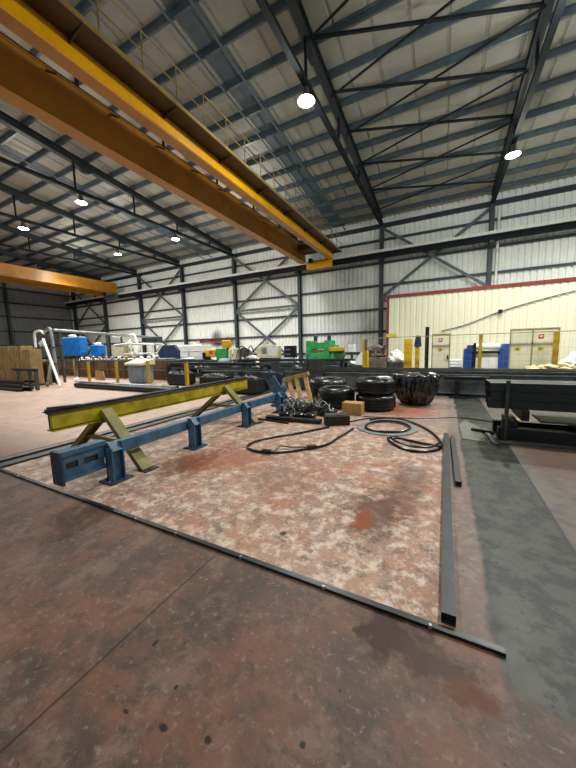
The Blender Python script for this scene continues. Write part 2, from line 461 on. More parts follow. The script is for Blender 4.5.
# roof trusses
tr_lab = ['roof truss with a lamp, above the right end of the cream inner building',
  'roof truss with a bright lamp, landing at the left corner of the cream building',
  'roof truss partly hidden by the big orange crane',
  'roof truss with two lamps, first one beyond the big orange crane',
  'roof truss with two lamps, second one beyond the big orange crane',
  'roof truss third beyond the big orange crane, without lamps', 'roof truss fourth beyond the big orange crane, above the far crane',
  'roof truss in the far corner, against the grey side wall']
for x, lb in zip(CX, tr_lab):
    if x < XL+.5: x = x
    t = T('roof_truss', lb, 'roof truss', (x,YC,9.0), 'dark roof trusses')
    ya, yb = YC-.16, -5.5
    h = .34
    MB().ibeam((x,ya,roof_z(ya)-h/2),(x,yb,roof_z(yb)-h/2),.24,h,.03,.02).build('rafter', 'steel_dark', t, smooth=False)
    MB().bar((x,ya,9.2),(x,yb,9.2),.16,.14).build('bottom_chord', 'chord', t, smooth=False)
    yy = 18.4
    while yy > -4:
        MB().bar((x,yy,9.26),(x,yy,roof_z(yy)-h),.07,.07).build('hanger', 'chord', t, smooth=False)
        yy -= 3.1
    for yy in (15.6, 9.6):
        mb = MB(); z = roof_z(yy)-h
        mb.prism([(yy-.45,z+.02),(yy+.45,z-.02),(yy+.12,z-.2),(yy-.12,z-.2)],'x',x-.1,x+.1)
        mb.build('splice_plate', 'steel_dark', t)
# plan bracing of the roof between the two near trusses
def roof_z2(y): return roof_z(y)-.12
for nb, (k, lab) in enumerate(((0, 'roof brace rod crossing below the purlins of the bay above the cream building'),)):
    xr, xl = CX[k]-.05, CX[k+1]+.05
    ys = [5.3, 7.3, 9.3, 11.2, 13.1, 15.2, 17.4]
    for j, yl in enumerate(ys):
        o = MB().bar((xl,yl,roof_z2(yl)-.1),(xr,yl+2.0,roof_z2(yl+2)-.1),.075,.07).build('roof_brace', 'chord', smooth=False)
        tag(o, 'thicker roof brace crossing the bay above the cream building, %s from the back wall' % ['seventh','sixth','fifth','fourth','third','second','first'][j], 'brace', 'roof braces above the cream building')
        o = MB().bar((xr,yl,roof_z2(yl)-.24),(xl,yl+1.9,roof_z2(yl+1.9)-.24),.05,.05).build('roof_brace', 'chord', smooth=False)
        tag(o, 'thin roof brace rod crossing the bay above the cream building, %s from the back wall' % ['seventh','sixth','fifth','fourth','third','second','first'][j], 'brace', 'roof braces above the cream building')

# crane runway along the back wall
t = T('crane_runway', 'long dark runway beam with pale rail running along the back wall', 'runway beam', (-14.5,20.85,7.0))
MB().ibeam((XL+.4,20.85,7.25),(12.8,20.85,7.25),.2,.3,.03,.02).build('beam', 'chord', t, smooth=False)
MB().bar((XL+.4,20.66,7.5),(12.8,20.66,7.5),.09,.15).build('rail', 'white', t, smooth=False)
MB().bar((XL+.4,20.85,7.41),(12.8,20.85,7.41),.26,.03).build('rail_pad', 'chord', t, smooth=False)

# overhead cranes
def box_girder(t, x0, x1, z0, z1, y0, y1, m='crane'):
    mb = MB(); mb.box(x0,x1,y0,y1,z0+.025,z1)
    mb.box(x0-.04,x1+.04,y0,y1,z0,z0+.03); mb.box(x0-.04,x1+.04,y0,y1,z1-.03,z1)
    g = mb.build('girder', m, t, smooth=False)
    mb = MB(); xm = (x0+x1)/2
    mb.box(xm-.03,xm+.03,y0,y1,z1,z1+.06)
    mb.build('rail', 'steel_dark', g, smooth=False)
    return g
cy0, cy1 = -5.5, 20.3
t = T('overhead_crane', 'big orange twin girder overhead crane with walkway, crossing overhead', 'overhead crane', (-7.9,20.3,6.9), 'overhead cranes')
box_girder(t, -9.28, -8.92, 7.39, 8.5, cy0, cy1)
g = box_girder(t, -7.22, -6.92, 7.39, 8.33, cy0, cy1)
MB().box(-6.925,-6.86,cy0,cy1,7.385,7.62).build('bottom_flange', 'crane_yellow', t, smooth=False)
w = MB().box(-6.92,-6.33,cy0,cy1+.2,7.79,7.83).build('walkway', 'crane_walk', t, smooth=False)
yy = cy0+.4; k = 0
while yy < cy1:
    MB().prism([(-6.92,7.79),(-6.92,7.66),(-6.35,7.79)],'y',yy,yy+.03).build('bracket', 'crane_walk', w); yy += 2.3
MB().box(-6.36,-6.32,cy0,cy1+.2,7.78,7.86).build('toe_board', 'handrail', w, smooth=False)
for z in (8.28, 8.7): MB().tube([(-6.34,cy0,z),(-6.34,cy1+.2,z)],.016,6).build('handrail', 'handrail', t)
yy = 2.4
while yy < cy1:
    MB().tube([(-6.34,yy,7.83),(-6.34,yy,8.7)],.018,6).build('handrail_post', 'handrail', t); yy += 1.0
ec = MB().box(-8.88,-7.02,20.28,20.6,6.95,7.38).build('end_truck', 'crane_yellow', t, bevel=.04)
for x in (-8.6,-7.3): MB().lathe([(.02,-.06),(.16,-.06),(.16,.06),(.02,.06)],(x,20.42,7.54),18,'y').build('wheel', 'steel_dark', ec)
for k in range(12):
    yy = 1.5+k*1.6
    MB().bar((-8.92,yy,8.4),(-8.55,yy,8.2),.05,.04).build('cable_hanger', 'steel_dark', t, smooth=False)
mb = MB()
mb.box(-8.9,-7.2,19.0,19.9,7.85,8.25)
mb.build('drive_platform', 'crane_walk', t)

t = T('overhead_crane', 'far yellow overhead crane near the grey side wall', 'overhead crane', (-31.2,20.3,6.9), 'overhead cranes')
box_girder(t, -30.6, -30.1, 7.5, 8.45, cy0, cy1)
box_girder(t, -32.9, -32.4, 7.5, 8.45, cy0, cy1)
MB().box(-32.4,-30.3,20.28,20.6,7.05,7.48).build('end_truck', 'brace', t, bevel=.03)

# high-bay lamps on the bottom chords
lamp_pos = [((-3.885,9.08), 'bright high-bay lamp on the near truss, to the right of the orange crane'),
            ((2.115,15.4), 'bright high-bay lamp on the truss above the right end of the cream building'),
            ((-15.885,9.3), 'bright high-bay lamp beyond the big orange crane, highest of the four there'),
            ((-15.885,15.1), 'bright high-bay lamp beyond the big orange crane, the one of four closest to it'),
            ((-21.885,9.4), 'bright high-bay lamp beyond the big orange crane, leftmost of the four there'),
            ((-21.885,15.1), 'bright high-bay lamp beyond the big orange crane, lowest of the four there')]
proto = None
def make_lamp():
    t = T('high_bay_lamp', '', 'ceiling lamp', (0,0,0), 'high-bay lamps')
    MB().lathe([(.0,.36),(.07,.36),(.09,.3),(.1,.16),(.2,.05),(.26,0),(.27,-.02),(.25,-.02),(.19,.04),(.0,.06)],(0,0,0),20).build('housing', 'lamp_body', t)
    MB().lathe([(.0,-.035),(.2,-.03),(.235,-.01),(.2,.01),(.0,.02)],(0,0,0),20).build('lens', 'lens', t)
    MB().tube([(0,0,.34),(0,0,.4)],.02,6).build('hook', 'lamp_body', t)
    return t
for i, ((x,yv), lb) in enumerate(lamp_pos):
    if proto is None: proto = make_lamp(); o = proto; o.location = (x,yv,8.74); o['label'] = lb
    else: o = copy_tree(proto, (x,yv,8.74), 0, lb)

# ================================================================== the bay in front
def one(name, mb, m, label, cat, group=None, **k):
    return tag(mb.build(name, m, **k), label, cat, group)

# steel edging across the front of the bay
t = T('steel_edging', 'long dark steel edging bar across the floor in the foreground', 'edging', (-2.47,1.61,0))
mb = MB(); mb.box(-5.25,.31,1.595,1.607,0,.02); mb.box(-5.25,.31,1.607,1.642,0,.01)
mb.build('angle', 'black_steel', t)
MB().box(-5.25,.31,1.612,1.638,.01,.012).build('top_face', 'tube_dark', t)
for x in (-4.6,-3.55,-2.4,-1.9,-1.25,-.62,-.02):
    MB().lathe([(.0,.02),(.009,.02),(.011,.014),(.011,.0)],(x,1.6,.008),8).build('stud', 'galv', t)
t = T('floor_track', 'long dark steel track in the floor beyond the yellow beam', 'track', (-5.4,5.5,0))
mb = MB(); mb.box(-5.5,-5.46,1.64,12,0,.03); mb.box(-5.22,-5.19,1.64,12,0,.025)
mb.build('side_bar', 'black_steel', t)
MB().box(-5.46,-5.22,1.64,12,0,.006).build('web', 'grey_steel', t)

# long square tubes lying beside the dark lane
def sq_tube(name, x, y0, y1, w, h, lab, rz=0):
    t = T(name, lab, 'steel tube', (x,(y0+y1)/2,0), 'square tubes beside the dark lane')
    mb = MB()
    a = [(-w/2,0),(w/2,0),(w/2,h),(-w/2,h)]
    th = .006; b = [(-w/2+th,th),(w/2-th,th),(w/2-th,h-th),(-w/2+th,h-th)]
    vs = []
    for yy in (y0-(y0+y1)/2, y1-(y0+y1)/2):
        vs += [(x+i,yy,j) for i,j in a] + [(x+i,yy,j) for i,j in b]
    fs = []
    for i in range(4):
        j = (i+1)%4
        fs += [(i,j,8+j,8+i),(4+i,12+i,12+j,4+j),(i,4+i,4+j,j),(8+i,8+j,12+j,12+i)]
    mb.add([(p[0],p[1]+(y0+y1)/2,p[2]) for p in vs], fs)
    mb.build('tube', 'bar_top', t, smooth=False)
    MB().box(x-w/2+th,x+w/2-th,y0+.02,y0+.03,th,h-th).build('end_cap', 'rubber', t)
    t.rotation_euler.z = rz
    return t
sq_tube('steel_tube', .066, 1.67, 5.4, .072, .062, 'long dark square tube on the floor, running beside the dark lane')
sq_tube('steel_tube', .165, 3.5, 5.3, .06, .055, 'shorter dark square tube lying beside the far half of the long one', .012)

# blue guide rail on four stub posts
t = T('guide_rail', 'low dark blue guide rail on four stub posts bolted to the floor', 'guide rail', (-3.45,4.0,0))
MB().box(-3.56,-3.46,1.95,6.4,.285,.43).build('beam', 'blue', t, bevel=.006)
e = MB()
e.box(-3.56,-3.44,1.55,2.02,.44,.49).box(-3.56,-3.44,1.55,2.02,.17,.21).box(-3.56,-3.49,1.55,2.0,.21,.44)
e.box(-3.5,-3.465,1.55,2.0,.36,.44).box(-3.5,-3.465,1.55,2.0,.21,.29).box(-3.5,-3.465,1.55,1.6,.29,.36).box(-3.5,-3.465,1.72,1.78,.29,.36).box(-3.5,-3.465,1.93,2.0,.29,.36)
e = e.build('slotted_end', 'blue', t, smooth=False)
MB().box(-3.492,-3.485,1.58,1.95,.295,.355).build('slot', 'rubber', e)  # black sheet at the back of the slot, the recess shade put into colour
MB().box(-3.58,-3.4,1.52,1.55,.15,.5).build('end_plate', 'blue_dark', t, bevel=.004)
for y in (2.08,3.36,4.74,6.08):
    mb = MB(); x0, x1 = -3.46, -3.33
    mb.box(x0,x1,y-.075,y-.06,.018,.40); mb.box(x0,x1,y+.06,y+.075,.018,.46)
    mb.box((x0+x1)/2-.008,(x0+x1)/2+.008,y-.06,y+.06,.018,.43)
    mb.prism([(x0,.46),(x0,.40),(x1,.36),(x1,.37),(x0+.05,.46)],'y',y-.06,y+.06)
    mb.box(x0-.0,x0+.014,y-.075,y+.075,.018,.46)
    p = mb.build('post', 'blue', t, smooth=False)
    MB().box(x0-.06,x1+.05,y-.14,y+.14,0,.018).build('base_plate', 'blue_dark', p)
    for dx, dy in ((-.04,-.11),(.02,-.11),(-.04,.11),(.02,.11)):
        MB().lathe([(.0,.032),(.011,.032),(.012,.018),(.012,.016)],((x0+x1)/2+dx*1.8,y+dy,0),6).build('bolt', 'galv', p)

# yellow beam on two trestles
for y, lb in ((2.45,'olive yellow A-shaped trestle under the near end of the yellow beam'), (5.02,'olive yellow A-shaped trestle under the far end of the yellow beam')):
    t = T('trestle', lb, 'trestle', (-4.2,y,0), 'trestles under the yellow beam')
    for sg in (1,-1):
        zt = .735 if sg == 1 else .56
        xt = -4.2+sg*(.115 if sg == 1 else .13); xb = -4.2+sg*.86
        p = Vector((xb,y,.01)); q = Vector((xt,y,zt))
        mb = MB(); mb.bar(p,q,.15,.012,(sg,0,.6)); mb.bar(p,q,.012,.06,(sg,0,.6),.069,-.03); mb.bar(p,q,.012,.06,(sg,0,.6),-.069,-.03)
        mb.build('leg', 'olive', t, smooth=False)
        MB().box(xb-.06,xb+.1,y-.1,y+.1,0,.012).build('foot_plate', 'black_steel', t)
    MB().box(-4.3,-4.1,y-.1,y+.1,.545,.565).build('saddle', 'olive', t)
    MB().bar((-4.62,y,.3),(-3.78,y,.3),.05,.06).build('crossbar', 'olive', t)
t = T('yellow_beam', 'long yellow steel beam with black top, lying on two trestles', 'beam', (-4.2,3.8,.565))
mb = MB(); y0, y1 = 1.82, 5.85
mb.box(-4.275,-4.125,y0,y1,.565,.583).box(-4.215,-4.185,y0,y1,.583,.79).box(-4.275,-4.125,y0,y1,.77,.79)
mb.box(-4.22,-4.13,y0,y1,.6,.765)
mb.build('web', 'yellow_beam', t, smooth=False)
mb = MB(); mb.box(-4.29,-4.1,y0-.02,y1+.02,.79,.805).box(-4.245,-4.155,y0-.02,y1+.02,.805,.835)
mb.build('top_rail', 'black_steel', t, bevel=.004)
one('steel_flat', MB().bar((-4.25,1.83,.846),(-4.1,2.14,.846),.06,.022), 'grey_steel', 'small dark steel flat lying across the near end of the yellow beam', 'steel bar')

# ------------------------------------------------------------------ hoses, ring and coils on the bay floor
def smooth_path(pts, n=8, closed=False):
    pts = [Vector(p) for p in pts]; out = []; m = len(pts)
    for i in range(m if closed else m-1):
        if closed: a,b,c,d = pts[i-1],pts[i],pts[(i+1)%m],pts[(i+2)%m]
        else: a,b,c,d = pts[max(i-1,0)],pts[i],pts[i+1],pts[min(i+2,m-1)]
        for k in range(n):
            t = k/n
            out.append(.5*((2*b)+(c-a)*t+(2*a-5*b+4*c-d)*t*t+(3*b-a-3*c+d)*t**3))
    if not closed: out.append(pts[-1])
    return out
loop = [(-1.86,5.18),(-2.05,4.88),(-2.2,4.62),(-2.42,4.35),(-2.61,4.04),(-2.66,3.8),(-2.6,3.62),(-2.42,3.53),(-2.2,3.55),(-2.0,3.66),(-1.75,3.92),(-1.55,4.2),(-1.5,4.6),(-1.45,4.95),(-1.42,5.25)]
t = T('hose', 'black flat hose lying in a wide open loop on the bay floor', 'hose', (-2.1,4.2,0))
MB().tube(smooth_path([(x,y,.019) for x,y in loop],6), .019, 8).build('line', 'rubber', t)
for (x,y,a) in ((-2.22,3.545,.2),(-1.7,3.98,.8)):
    c, s_ = math.cos(a), math.sin(a)
    MB().bar((x-.07*c,y-.07*s_,.035),(x+.07*c,y+.07*s_,.035),.07,.05).build('coupling', 'black_steel', t, bevel=.006)
MB().tube([(-2.15,3.62,.02),(-2.13,3.8,.05),(-2.02,3.85,.03),(-1.72,4.0,.02)],.011,6).build('strap', 'grey_steel', t)
one('steel_ring', MB().lathe([(.385,0),(.53,0),(.53,.018),(.385,.018)],(-.9,5.58,0),48,close=True), 'ring_grey', 'flat pale grey ring lying on the floor under the black hose coil', 'ring')
coil1 = [(-1.15,5.25),(-1.25,5.5),(-1.15,5.85),(-.9,6.0),(-.62,5.88),(-.5,5.6),(-.62,5.3),(-.9,5.18)]
coil = [(-1.28,5.95),(-1.0,6.2),(-.7,6.2),(-.4,5.95),(-.15,5.5),(-.02,5.05),(.0,4.72),(-.12,4.52),(-.32,4.42),(-.52,4.5),(-.7,4.72),(-.76,4.92),(-.6,4.98),(-.4,4.88),(-.1,4.78)]
t = T('hose', 'black hose coiled over the grey ring, trailing towards the long tube', 'hose', (-.6,5.3,0))
MB().tube(smooth_path([(x,y,.037) for x,y in coil1],8,True), .018, 8, closed=True).build('inner_turn', 'rubber', t)
MB().tube(smooth_path([(x,y,.037 if k < 3 else .02) for k,(x,y) in enumerate(coil)],7), .019, 8).build('line', 'rubber', t)
MB().tube(smooth_path([(-.02,4.85,.05),(-.12,4.62,.05),(-.32,4.52,.05),(-.52,4.6,.05),(-.68,4.78,.05),(-.55,4.85,.05),(-.2,4.72,.05),(-.0,4.66,.05)],7), .018, 8).build('second_turn', 'rubber', t)
one('cable', MB().tube(smooth_path([(-1.5,6.3,.01),(-1.0,6.38,.01),(-.5,6.5,.01),(0,6.75,.01),(.4,6.9,.01),(.85,6.7,.01)],8),.01,6), 'rubber', 'thin black cable running across the floor from the coils to the tube stand', 'cable')

# ------------------------------------------------------------------ tyres, wrapped bundle, box
def tyre(R, w, name='tyre', lab='', loc=(0,0,0), m='rubber'):
    t = T(name, lab, 'tyre', (0,0,0), 'black tyres behind the hoses')
    ri = R*.56
    prof = [(ri,.03*w+0),(ri+.03,0.0),(R*.86,.02*w),(R*.96,.12*w),(R,.2*w),(R,.3*w),(R*.965,.32*w),(R*.965,.35*w),(R,.37*w),(R,.48*w),(R*.965,.5*w),(R*.965,.53*w),(R,.55*w),(R,.65*w),(R*.965,.67*w),(R*.965,.7*w),(R,.72*w),(R,.8*w),(R*.96,.88*w),(R*.86,.98*w),(ri+.03,w),(ri,.97*w),(ri-.02,.8*w),(ri-.02,.2*w)]
    MB().lathe(prof,(0,0,0),40,close=True).build('carcass', m, t, ang=50)
    MB().lathe([(ri+.005,w-.012),(ri+.045,w+.004),(ri+.05,w+.004),(ri+.05,w-.012)],(0,0,0),40,close=True).build('bead_rim', 'film_grey', t)
    t.location = loc
    return t
tyre(.46,.37,lab='black tyre at the bottom of the stack of two, beside the wrapped bundle', loc=(-1.43,7.25,0))
tyre(.455,.36,lab='black tyre on top of the stack of two, beside the wrapped bundle', loc=(-1.45,7.27,.374))
tyre(.46,.5,lab='single black tyre lying behind the small cardboard box', loc=(-2.38,7.2,0))
tyre(.55,.6,lab='large black tyre lying behind the scrap heap and wooden frame', loc=(-3.0,8.25,0))
# loose film on top of the stack
one('plastic_film', MB().blob((-1.2,7.05,.775),(.14,.08,.03),4,.8,3,3), 'white_wrap', 'crumpled pale film lying on top of the tyre stack', 'plastic film')

def wrapped_bundle():
    mb = MB(); n = 110; vs = []; fs = []; prof = [(0,0),(.25,.0),(.36,.05),(.42,.16),(.5,.3),(.53,.5),(.53,.68),(.51,.77),(.3,.8),(0,.79)]
    m = 34
    for k in range(n):
        a = 2*PI*k/n
        for i in range(m):
            u = i/(m-1)*(len(prof)-1); j = min(int(u), len(prof)-2); f = u-j
            r = prof[j][0]*(1-f)+prof[j+1][0]*f; z = prof[j][1]*(1-f)+prof[j+1][1]*f
            V = Vector((math.cos(a)*3.4,math.sin(a)*3.4,z*1.5))
            w = .10*abs(noise.noise(V*1.6))+.05*abs(noise.noise(V*3.7+Vector((3,1,2))))+.03*noise.noise(Vector((math.cos(a)*14,math.sin(a)*14,z*3)))-.05
            r = max(0, r+(w if 0 < i < m-1 else 0)); z2 = max(0,z+(.05*noise.noise(V*1.3+Vector((7,7,7))) if 1 < i < m-1 else 0))
            vs.append((-.62+r*math.cos(a)*1.0, 8.15+r*math.sin(a)*.9, z2))
    for k in range(n):
        j = (k+1)%n
        for i in range(m-1): fs.append((k*m+i,j*m+i,j*m+i+1,k*m+i+1))
    mb.add(vs, fs); return mb
t = T('wrapped_bundle', 'bulky bundle wrapped in shiny crinkled black film, right of the tyre stack', 'wrapped bundle', (-.62,8.15,0))
wrapped_bundle().build('wrapping', 'film', t, ang=60)
t = T('cardboard_box', 'small tan cardboard box standing in front of the tyres', 'box', (-1.76,6.5,0))
MB().box(-1.98,-1.55,6.36,6.64,0,.26).build('carton', 'carton', t, bevel=.006)
for a, b in ((6.365,6.495),(6.505,6.635)): MB().box(-1.975,-1.555,a,b,.26,.265).build('flap', 'carton', t)

# wooden frame leaning on the scrap
t = T('wooden_frame', 'broken pale wooden frame with three bars, leaning on the scrap heap', 'wooden frame', (-3.1,6.75,0))
top = [(-3.62,6.98,.66),(-3.1,6.98,.8)]; base = [(-3.3,6.62,.07),(-2.8,6.62,.2)]
MB().bar((-3.72,6.98,.66),(-3.04,6.98,.84),.1,.1).build('top_bar', 'wood', t, bevel=.006)
MB().bar((-3.4,6.6,.05),(-2.72,6.6,.2),.08,.07).build('bottom_bar', 'wood', t, bevel=.006)
for f in (.05,.45,.93):
    a = Vector(top[0]).lerp(Vector(top[1]),f); b = Vector(base[0]).lerp(Vector(base[1]),f)
    MB().bar(a,b,.07,.1,(1,0,0)).build('bar', 'wood', t, bevel=.005)

# scrap heap
random.seed(11)
t = tag(bpy.data.objects.new('scrap_heap', None), 'tangled heap of grey and black metal scrap in front of the wooden frame', 'scrap heap'); COL.objects.link(t)
t.location = (-2.9,6.1,0); t['_w'] = (-2.9,6.1,0); t['kind'] = 'stuff'
mb = MB(); mb2 = MB(); mb3 = MB()
for k in range(26):
    c = (-2.8+max(-.42,min(.6,random.gauss(0,.26))), 6.15+random.gauss(0,.17), 0); r = random.uniform(.06,.13)
    h = max(.02,.24-.5*math.hypot(c[0]+2.8,(c[1]-6.1)*1.4))*random.uniform(.3,1)
    mb.blob((c[0],c[1],r*.7+h*.6),(r*1.2,r,r*.7),k,.7,2,2.2)
for k in range(46):
    x = -2.75+max(-.38,min(.6,random.gauss(0,.26))); y = 6.1+random.gauss(0,.17); a = random.uniform(0,PI); l = random.uniform(.06,.2); z = random.uniform(.1,.3)
    p = [(x-l*math.cos(a),y-l*math.sin(a)*.6,z+random.uniform(-.08,.05)),(x,y,z+random.uniform(0,.14)),(x+l*math.cos(a),y+l*math.sin(a)*.6,max(.03,z+random.uniform(-.12,.06)))]
    (mb2 if k % 3 else mb3).tube(smooth_path(p,5),random.uniform(.01,.02),5)
mb.build('lump', 'rubber', t); mb2.build('rod', 'mill_steel', t); mb3.build('strip', 'film_grey', t)

t = T('wheeled_bar', 'long black steel bar with round discs, lying in front of the scrap heap', 'steel bar', (-2.6,5.45,0))
MB().bar((-3.3,5.33,.05),(-2.1,5.42,.05),.14,.07).build('bar', 'black_steel', t, bevel=.008)
for k, x in enumerate((-2.98,-2.66,-2.42)):
    MB().lathe([(.02,0),(.11,0),(.12,.015),(.12,.13),(.1,.15),(.02,.15)],(x,5.53+.03*k,0),20).build('disc', 'rubber', t)
t = T('steel_block', 'black rectangular steel block on the floor below the cardboard box', 'block', (-1.85,5.5,0))
MB().bar((-2.02,5.38,.095),(-1.62,5.62,.095),.26,.19).build('body', 'black_steel', t, bevel=.012)
MB().bar((-2.0,5.4,.195),(-1.64,5.61,.195),.2,.015).build('lid', 'grey_steel', t)
one('pry_bar', MB().tube([(-3.6,5.2,.02),(-3.3,5.24,.02),(-2.7,5.16,.02)],.02,6), 'black_steel', 'thin black pry bar on the floor beside the last blue stub post', 'bar')
one('steel_rod', MB().tube([(-1.62,5.75,.015),(-1.3,6.25,.015),(-1.2,6.3,.015)],.014,6), 'black_steel', 'thin black rod on the floor between the block and the grey ring', 'rod')

# blue bracket behind the guide rail end
t = T('steel_bracket', 'dark blue folded steel bracket standing at the far end of the guide rail', 'bracket', (-4.1,7.2,0))
MB().bar((-4.42,7.2,.82),(-3.86,7.2,.06),.3,.05,(0,1,0)).build('arm', 'blue', t, bevel=.008)
MB().bar((-4.02,7.28,.8),(-4.2,7.28,.05),.2,.06,(0,1,0)).build('strut', 'blue_dark', t, bevel=.008)
MB().box(-4.5,-4.18,7.05,7.4,.76,.84).build('head', 'blue_dark', t, bevel=.01)
MB().box(-4.3,-3.7,7.0,7.42,0,.05).build('base_plate', 'blue_dark', t)
t = T('steel_bracket', 'dark blue low bracket between the guide rail end and scrap heap', 'bracket', (-3.55,6.75,0))
MB().bar((-3.8,6.7,.04),(-3.62,6.78,.5),.14,.05,(0,1,0)).build('arm', 'blue', t, bevel=.006)
MB().box(-3.95,-3.6,6.6,6.9,0,.05).build('base_plate', 'blue_dark', t)

# ------------------------------------------------------------------ tube bundle on its stand (right)
t = T('bundle_stand', 'low black steel stand with upright pin, under the dark tube bundle', 'stand', (1.9,5.75,0))
MB().box(.78,3.2,5.55,5.68,0,.19).build('front_beam', 'black_steel', t, bevel=.008)
MB().box(.78,3.2,6.05,6.18,0,.19).build('rear_beam', 'black_steel', t, bevel=.008)
for x in (.9,1.75,2.6): MB().box(x,x+.14,5.6,6.15,.19,.3).build('cross_beam', 'black_steel', t, bevel=.008)
MB().box(.82,.92,5.5,5.6,0,.34).build('pin_socket', 'black_steel', t)
MB().tube([(.87,5.52,.02),(.87,5.52,.93)],.028,10).build('pin', 'grey_steel', t)
for x in (1.3,2.0): MB().box(x,x+.55,5.58,6.1,.3,.33).build('plate', 'grey_steel', t)
for i in range(3):
    for j in range(3):
        z0 = .48+j*.134; y0 = 5.6+i*.19
        lb = 'dark rectangular tube in the bundle on the stand, %s layer, %s row' % (['bottom','middle','top'][j], ['front','centre','rear'][i])
        l0 = .64+.03*((i*7+j*3)%4)/3
        mb = MB()
        y1, z1, th, x0, x1 = y0+.18, z0+.128, .007, l0, 4.6
        a = [(y0,z0),(y1,z0),(y1,z1),(y0,z1)]; b = [(y0+th,z0+th),(y1-th,z0+th),(y1-th,z1-th),(y0+th,z1-th)]
        vs = [(xx,u,v) for xx in (x0,x1) for u,v in a+b]; fs = []
        for k in range(4):
            q = (k+1)%4; fs += [(k,q,8+q,8+k),(4+k,12+k,12+q,4+q),(k,4+k,4+q,q),(8+k,8+q,12+q,12+k)]
        mb.add(vs, fs)
        o = mb.build('rectangular_tube', 'tube_dark', smooth=False)
        tag(o, lb, 'steel tube', 'tubes in the bundle on the stand')
for x, lb in ((1.05,'near'), (3.0,'far')):
    one('timber_bearer', MB().box(x,x+.1,5.5,6.25,.33,.48), 'black_steel', 'dark bearer under the %s of the tube bundle' % ('free end' if lb == 'near' else 'out-of-frame half'), 'bearer', bevel=.005)
one('steel_angle', MB().bar((.7,5.26,.016),(.66,6.1,.016),.05,.014).bar((.7,5.26,.016),(.74,5.2,.016),.05,.014), 'mill_steel', 'bent pale steel angle on the floor in front of the tube stand', 'steel angle')
one('steel_plate', MB().prism([(.3,5.35),(.6,5.3),(.6,6.2),(.4,6.7),(.28,6.3)],'z',0,.008), 'plate_worn', 'thin pale worn steel plate lying on the dark lane beside the tube stand', 'plate')
one('steel_flat', MB().bar((.8,5.34,.012),(1.8,5.42,.012),.12,.024), 'grey_steel', 'flat steel bar on the floor along the front of the tube stand', 'steel bar')
one('steel_flat', MB().bar((.46,5.95,.028),(.76,5.85,.028),.07,.04), 'black_steel', 'short black steel bar poking out beside the tube stand', 'steel bar')
one('timber_offcut', MB().box(1.0,1.35,6.3,6.5,0,.16), 'carton', 'pale offcut block lying behind the black tube stand', 'offcut', bevel=.01)

# ------------------------------------------------------------------ long steel table across the hall
t = T('steel_table', 'long low dark steel beam table crossing the hall behind the tyres', 'steel table', (0,9.9,0))
mb = MB(); mb.ibeam((-5.2,9.8,.36),(5.2,9.8,.36),.2,.56,.03,.02)
mb.build('front_beam', 'table_grey', t, smooth=False)
MB().ibeam((-5.2,10.5,.36),(5.2,10.5,.36),.2,.56,.03,.02).build('rear_beam', 'table_grey', t, smooth=False)
for x in (-4.9,-3.6,-2.3,-1.0,.3,1.6,2.9,4.2):
    MB().box(x,x+.12,9.7,10.6,0,.08).build('foot', 'black_steel', t)
    MB().box(x,x+.02,9.7,9.8,.11,.61).build('stiffener', 'table_grey', t)
MB().box(-5.2,5.2,9.75,10.55,.64,.665).build('deck', 'black_steel', t)
random.seed(5)
ord_ = ['first','second','third','fourth','fifth','sixth','seventh']
for k in range(6):
    y = 9.78+k*.125; x0 = -5.1+random.uniform(0,.9); x1 = 4.2+random.uniform(-1.2,.8); h = .05+.02*(k%3)
    one('steel_bar', MB().box(x0,x1,y,y+.1,.665,.665+h), 'black_steel' if k%2 else 'grey_steel', 'long dark steel bar on the beam table, %s row from its front edge' % ord_[k], 'steel bar', 'bars on the steel table')
t = T('clamp', 'dark clamp with foot on the front of the beam table, behind the dark lane', 'clamp', (.35,9.5,0))
MB().box(.28,.4,9.45,9.6,0,.5).build('post', 'black_steel', t, bevel=.01)
MB().box(.0,1.1,9.5,9.62,.5,.6).build('jaw', 'black_steel', t, bevel=.02)
MB().box(.15,.55,9.35,9.69,0,.03).build('foot', 'black_steel', t)
one('machine_part', MB().blob((2.2,9.4,.1),(.5,.12,.1),3,.5,2,3), 'blue_dark', 'dark blue lump of machinery on the floor behind the tube bundle', 'machinery')

# racks of dark bar stock left of the table
def bar_rack(x0, x1, y0, y1, h, nb, lab, grp, seed, top=.0):
    random.seed(seed)
    t = T('bar_rack', lab, 'rack', ((x0+x1)/2,(y0+y1)/2,0), 'racks of dark bar stock')
    for x in (x0+.1, x1-.2):
        MB().box(x,x+.1,y0,y0+.08,0,h).build('leg', 'black_steel', t); MB().box(x,x+.1,y1-.08,y1,0,h).build('leg', 'black_steel', t)
        MB().box(x,x+.1,y0,y1,h,h+.08).build('cross_beam', 'black_steel', t)
        MB().box(x,x+.1,y0+.08,y1-.08,.2,.28).build('lower_beam', 'black_steel', t)
    MB().box(x0+.2,x1-.2,y0+.02,y0+.07,h-.09,h).build('rail', 'grey_steel', t)
    for k in range(nb):
        y = y0+.04+k*(y1-y0-.1)/nb; w = (y1-y0-.1)/nb*.85; hh = random.uniform(.05,.11)
        o = MB().box(x0+random.uniform(-.3,.2),x1+random.uniform(-.3,.3),y,y+w,h+.08,h+.08+hh).build('steel_bar', random.choice(['black_steel','grey_steel','grey_steel','bar_top']), smooth=False)
        tag(o, 'dark steel bar on the %s, %s from its front' % (grp, ord_[k]), 'steel bar', 'bars on the '+grp)
    for k in range(3):
        y = y0+.1+k*(y1-y0-.2)/3; hh = random.uniform(.08,.16)
        o = MB().box(x0+random.uniform(-.2,.05),x1+random.uniform(-.05,.2),y,y+(y1-y0-.2)/3.4,.28,.28+hh).build('steel_bar', random.choice(['black_steel','grey_steel','bar_top']), smooth=False)
        tag(o, 'dark steel bar low on the %s, %s from its front' % (grp, ord_[k]), 'steel bar', 'lower bars on the '+grp)
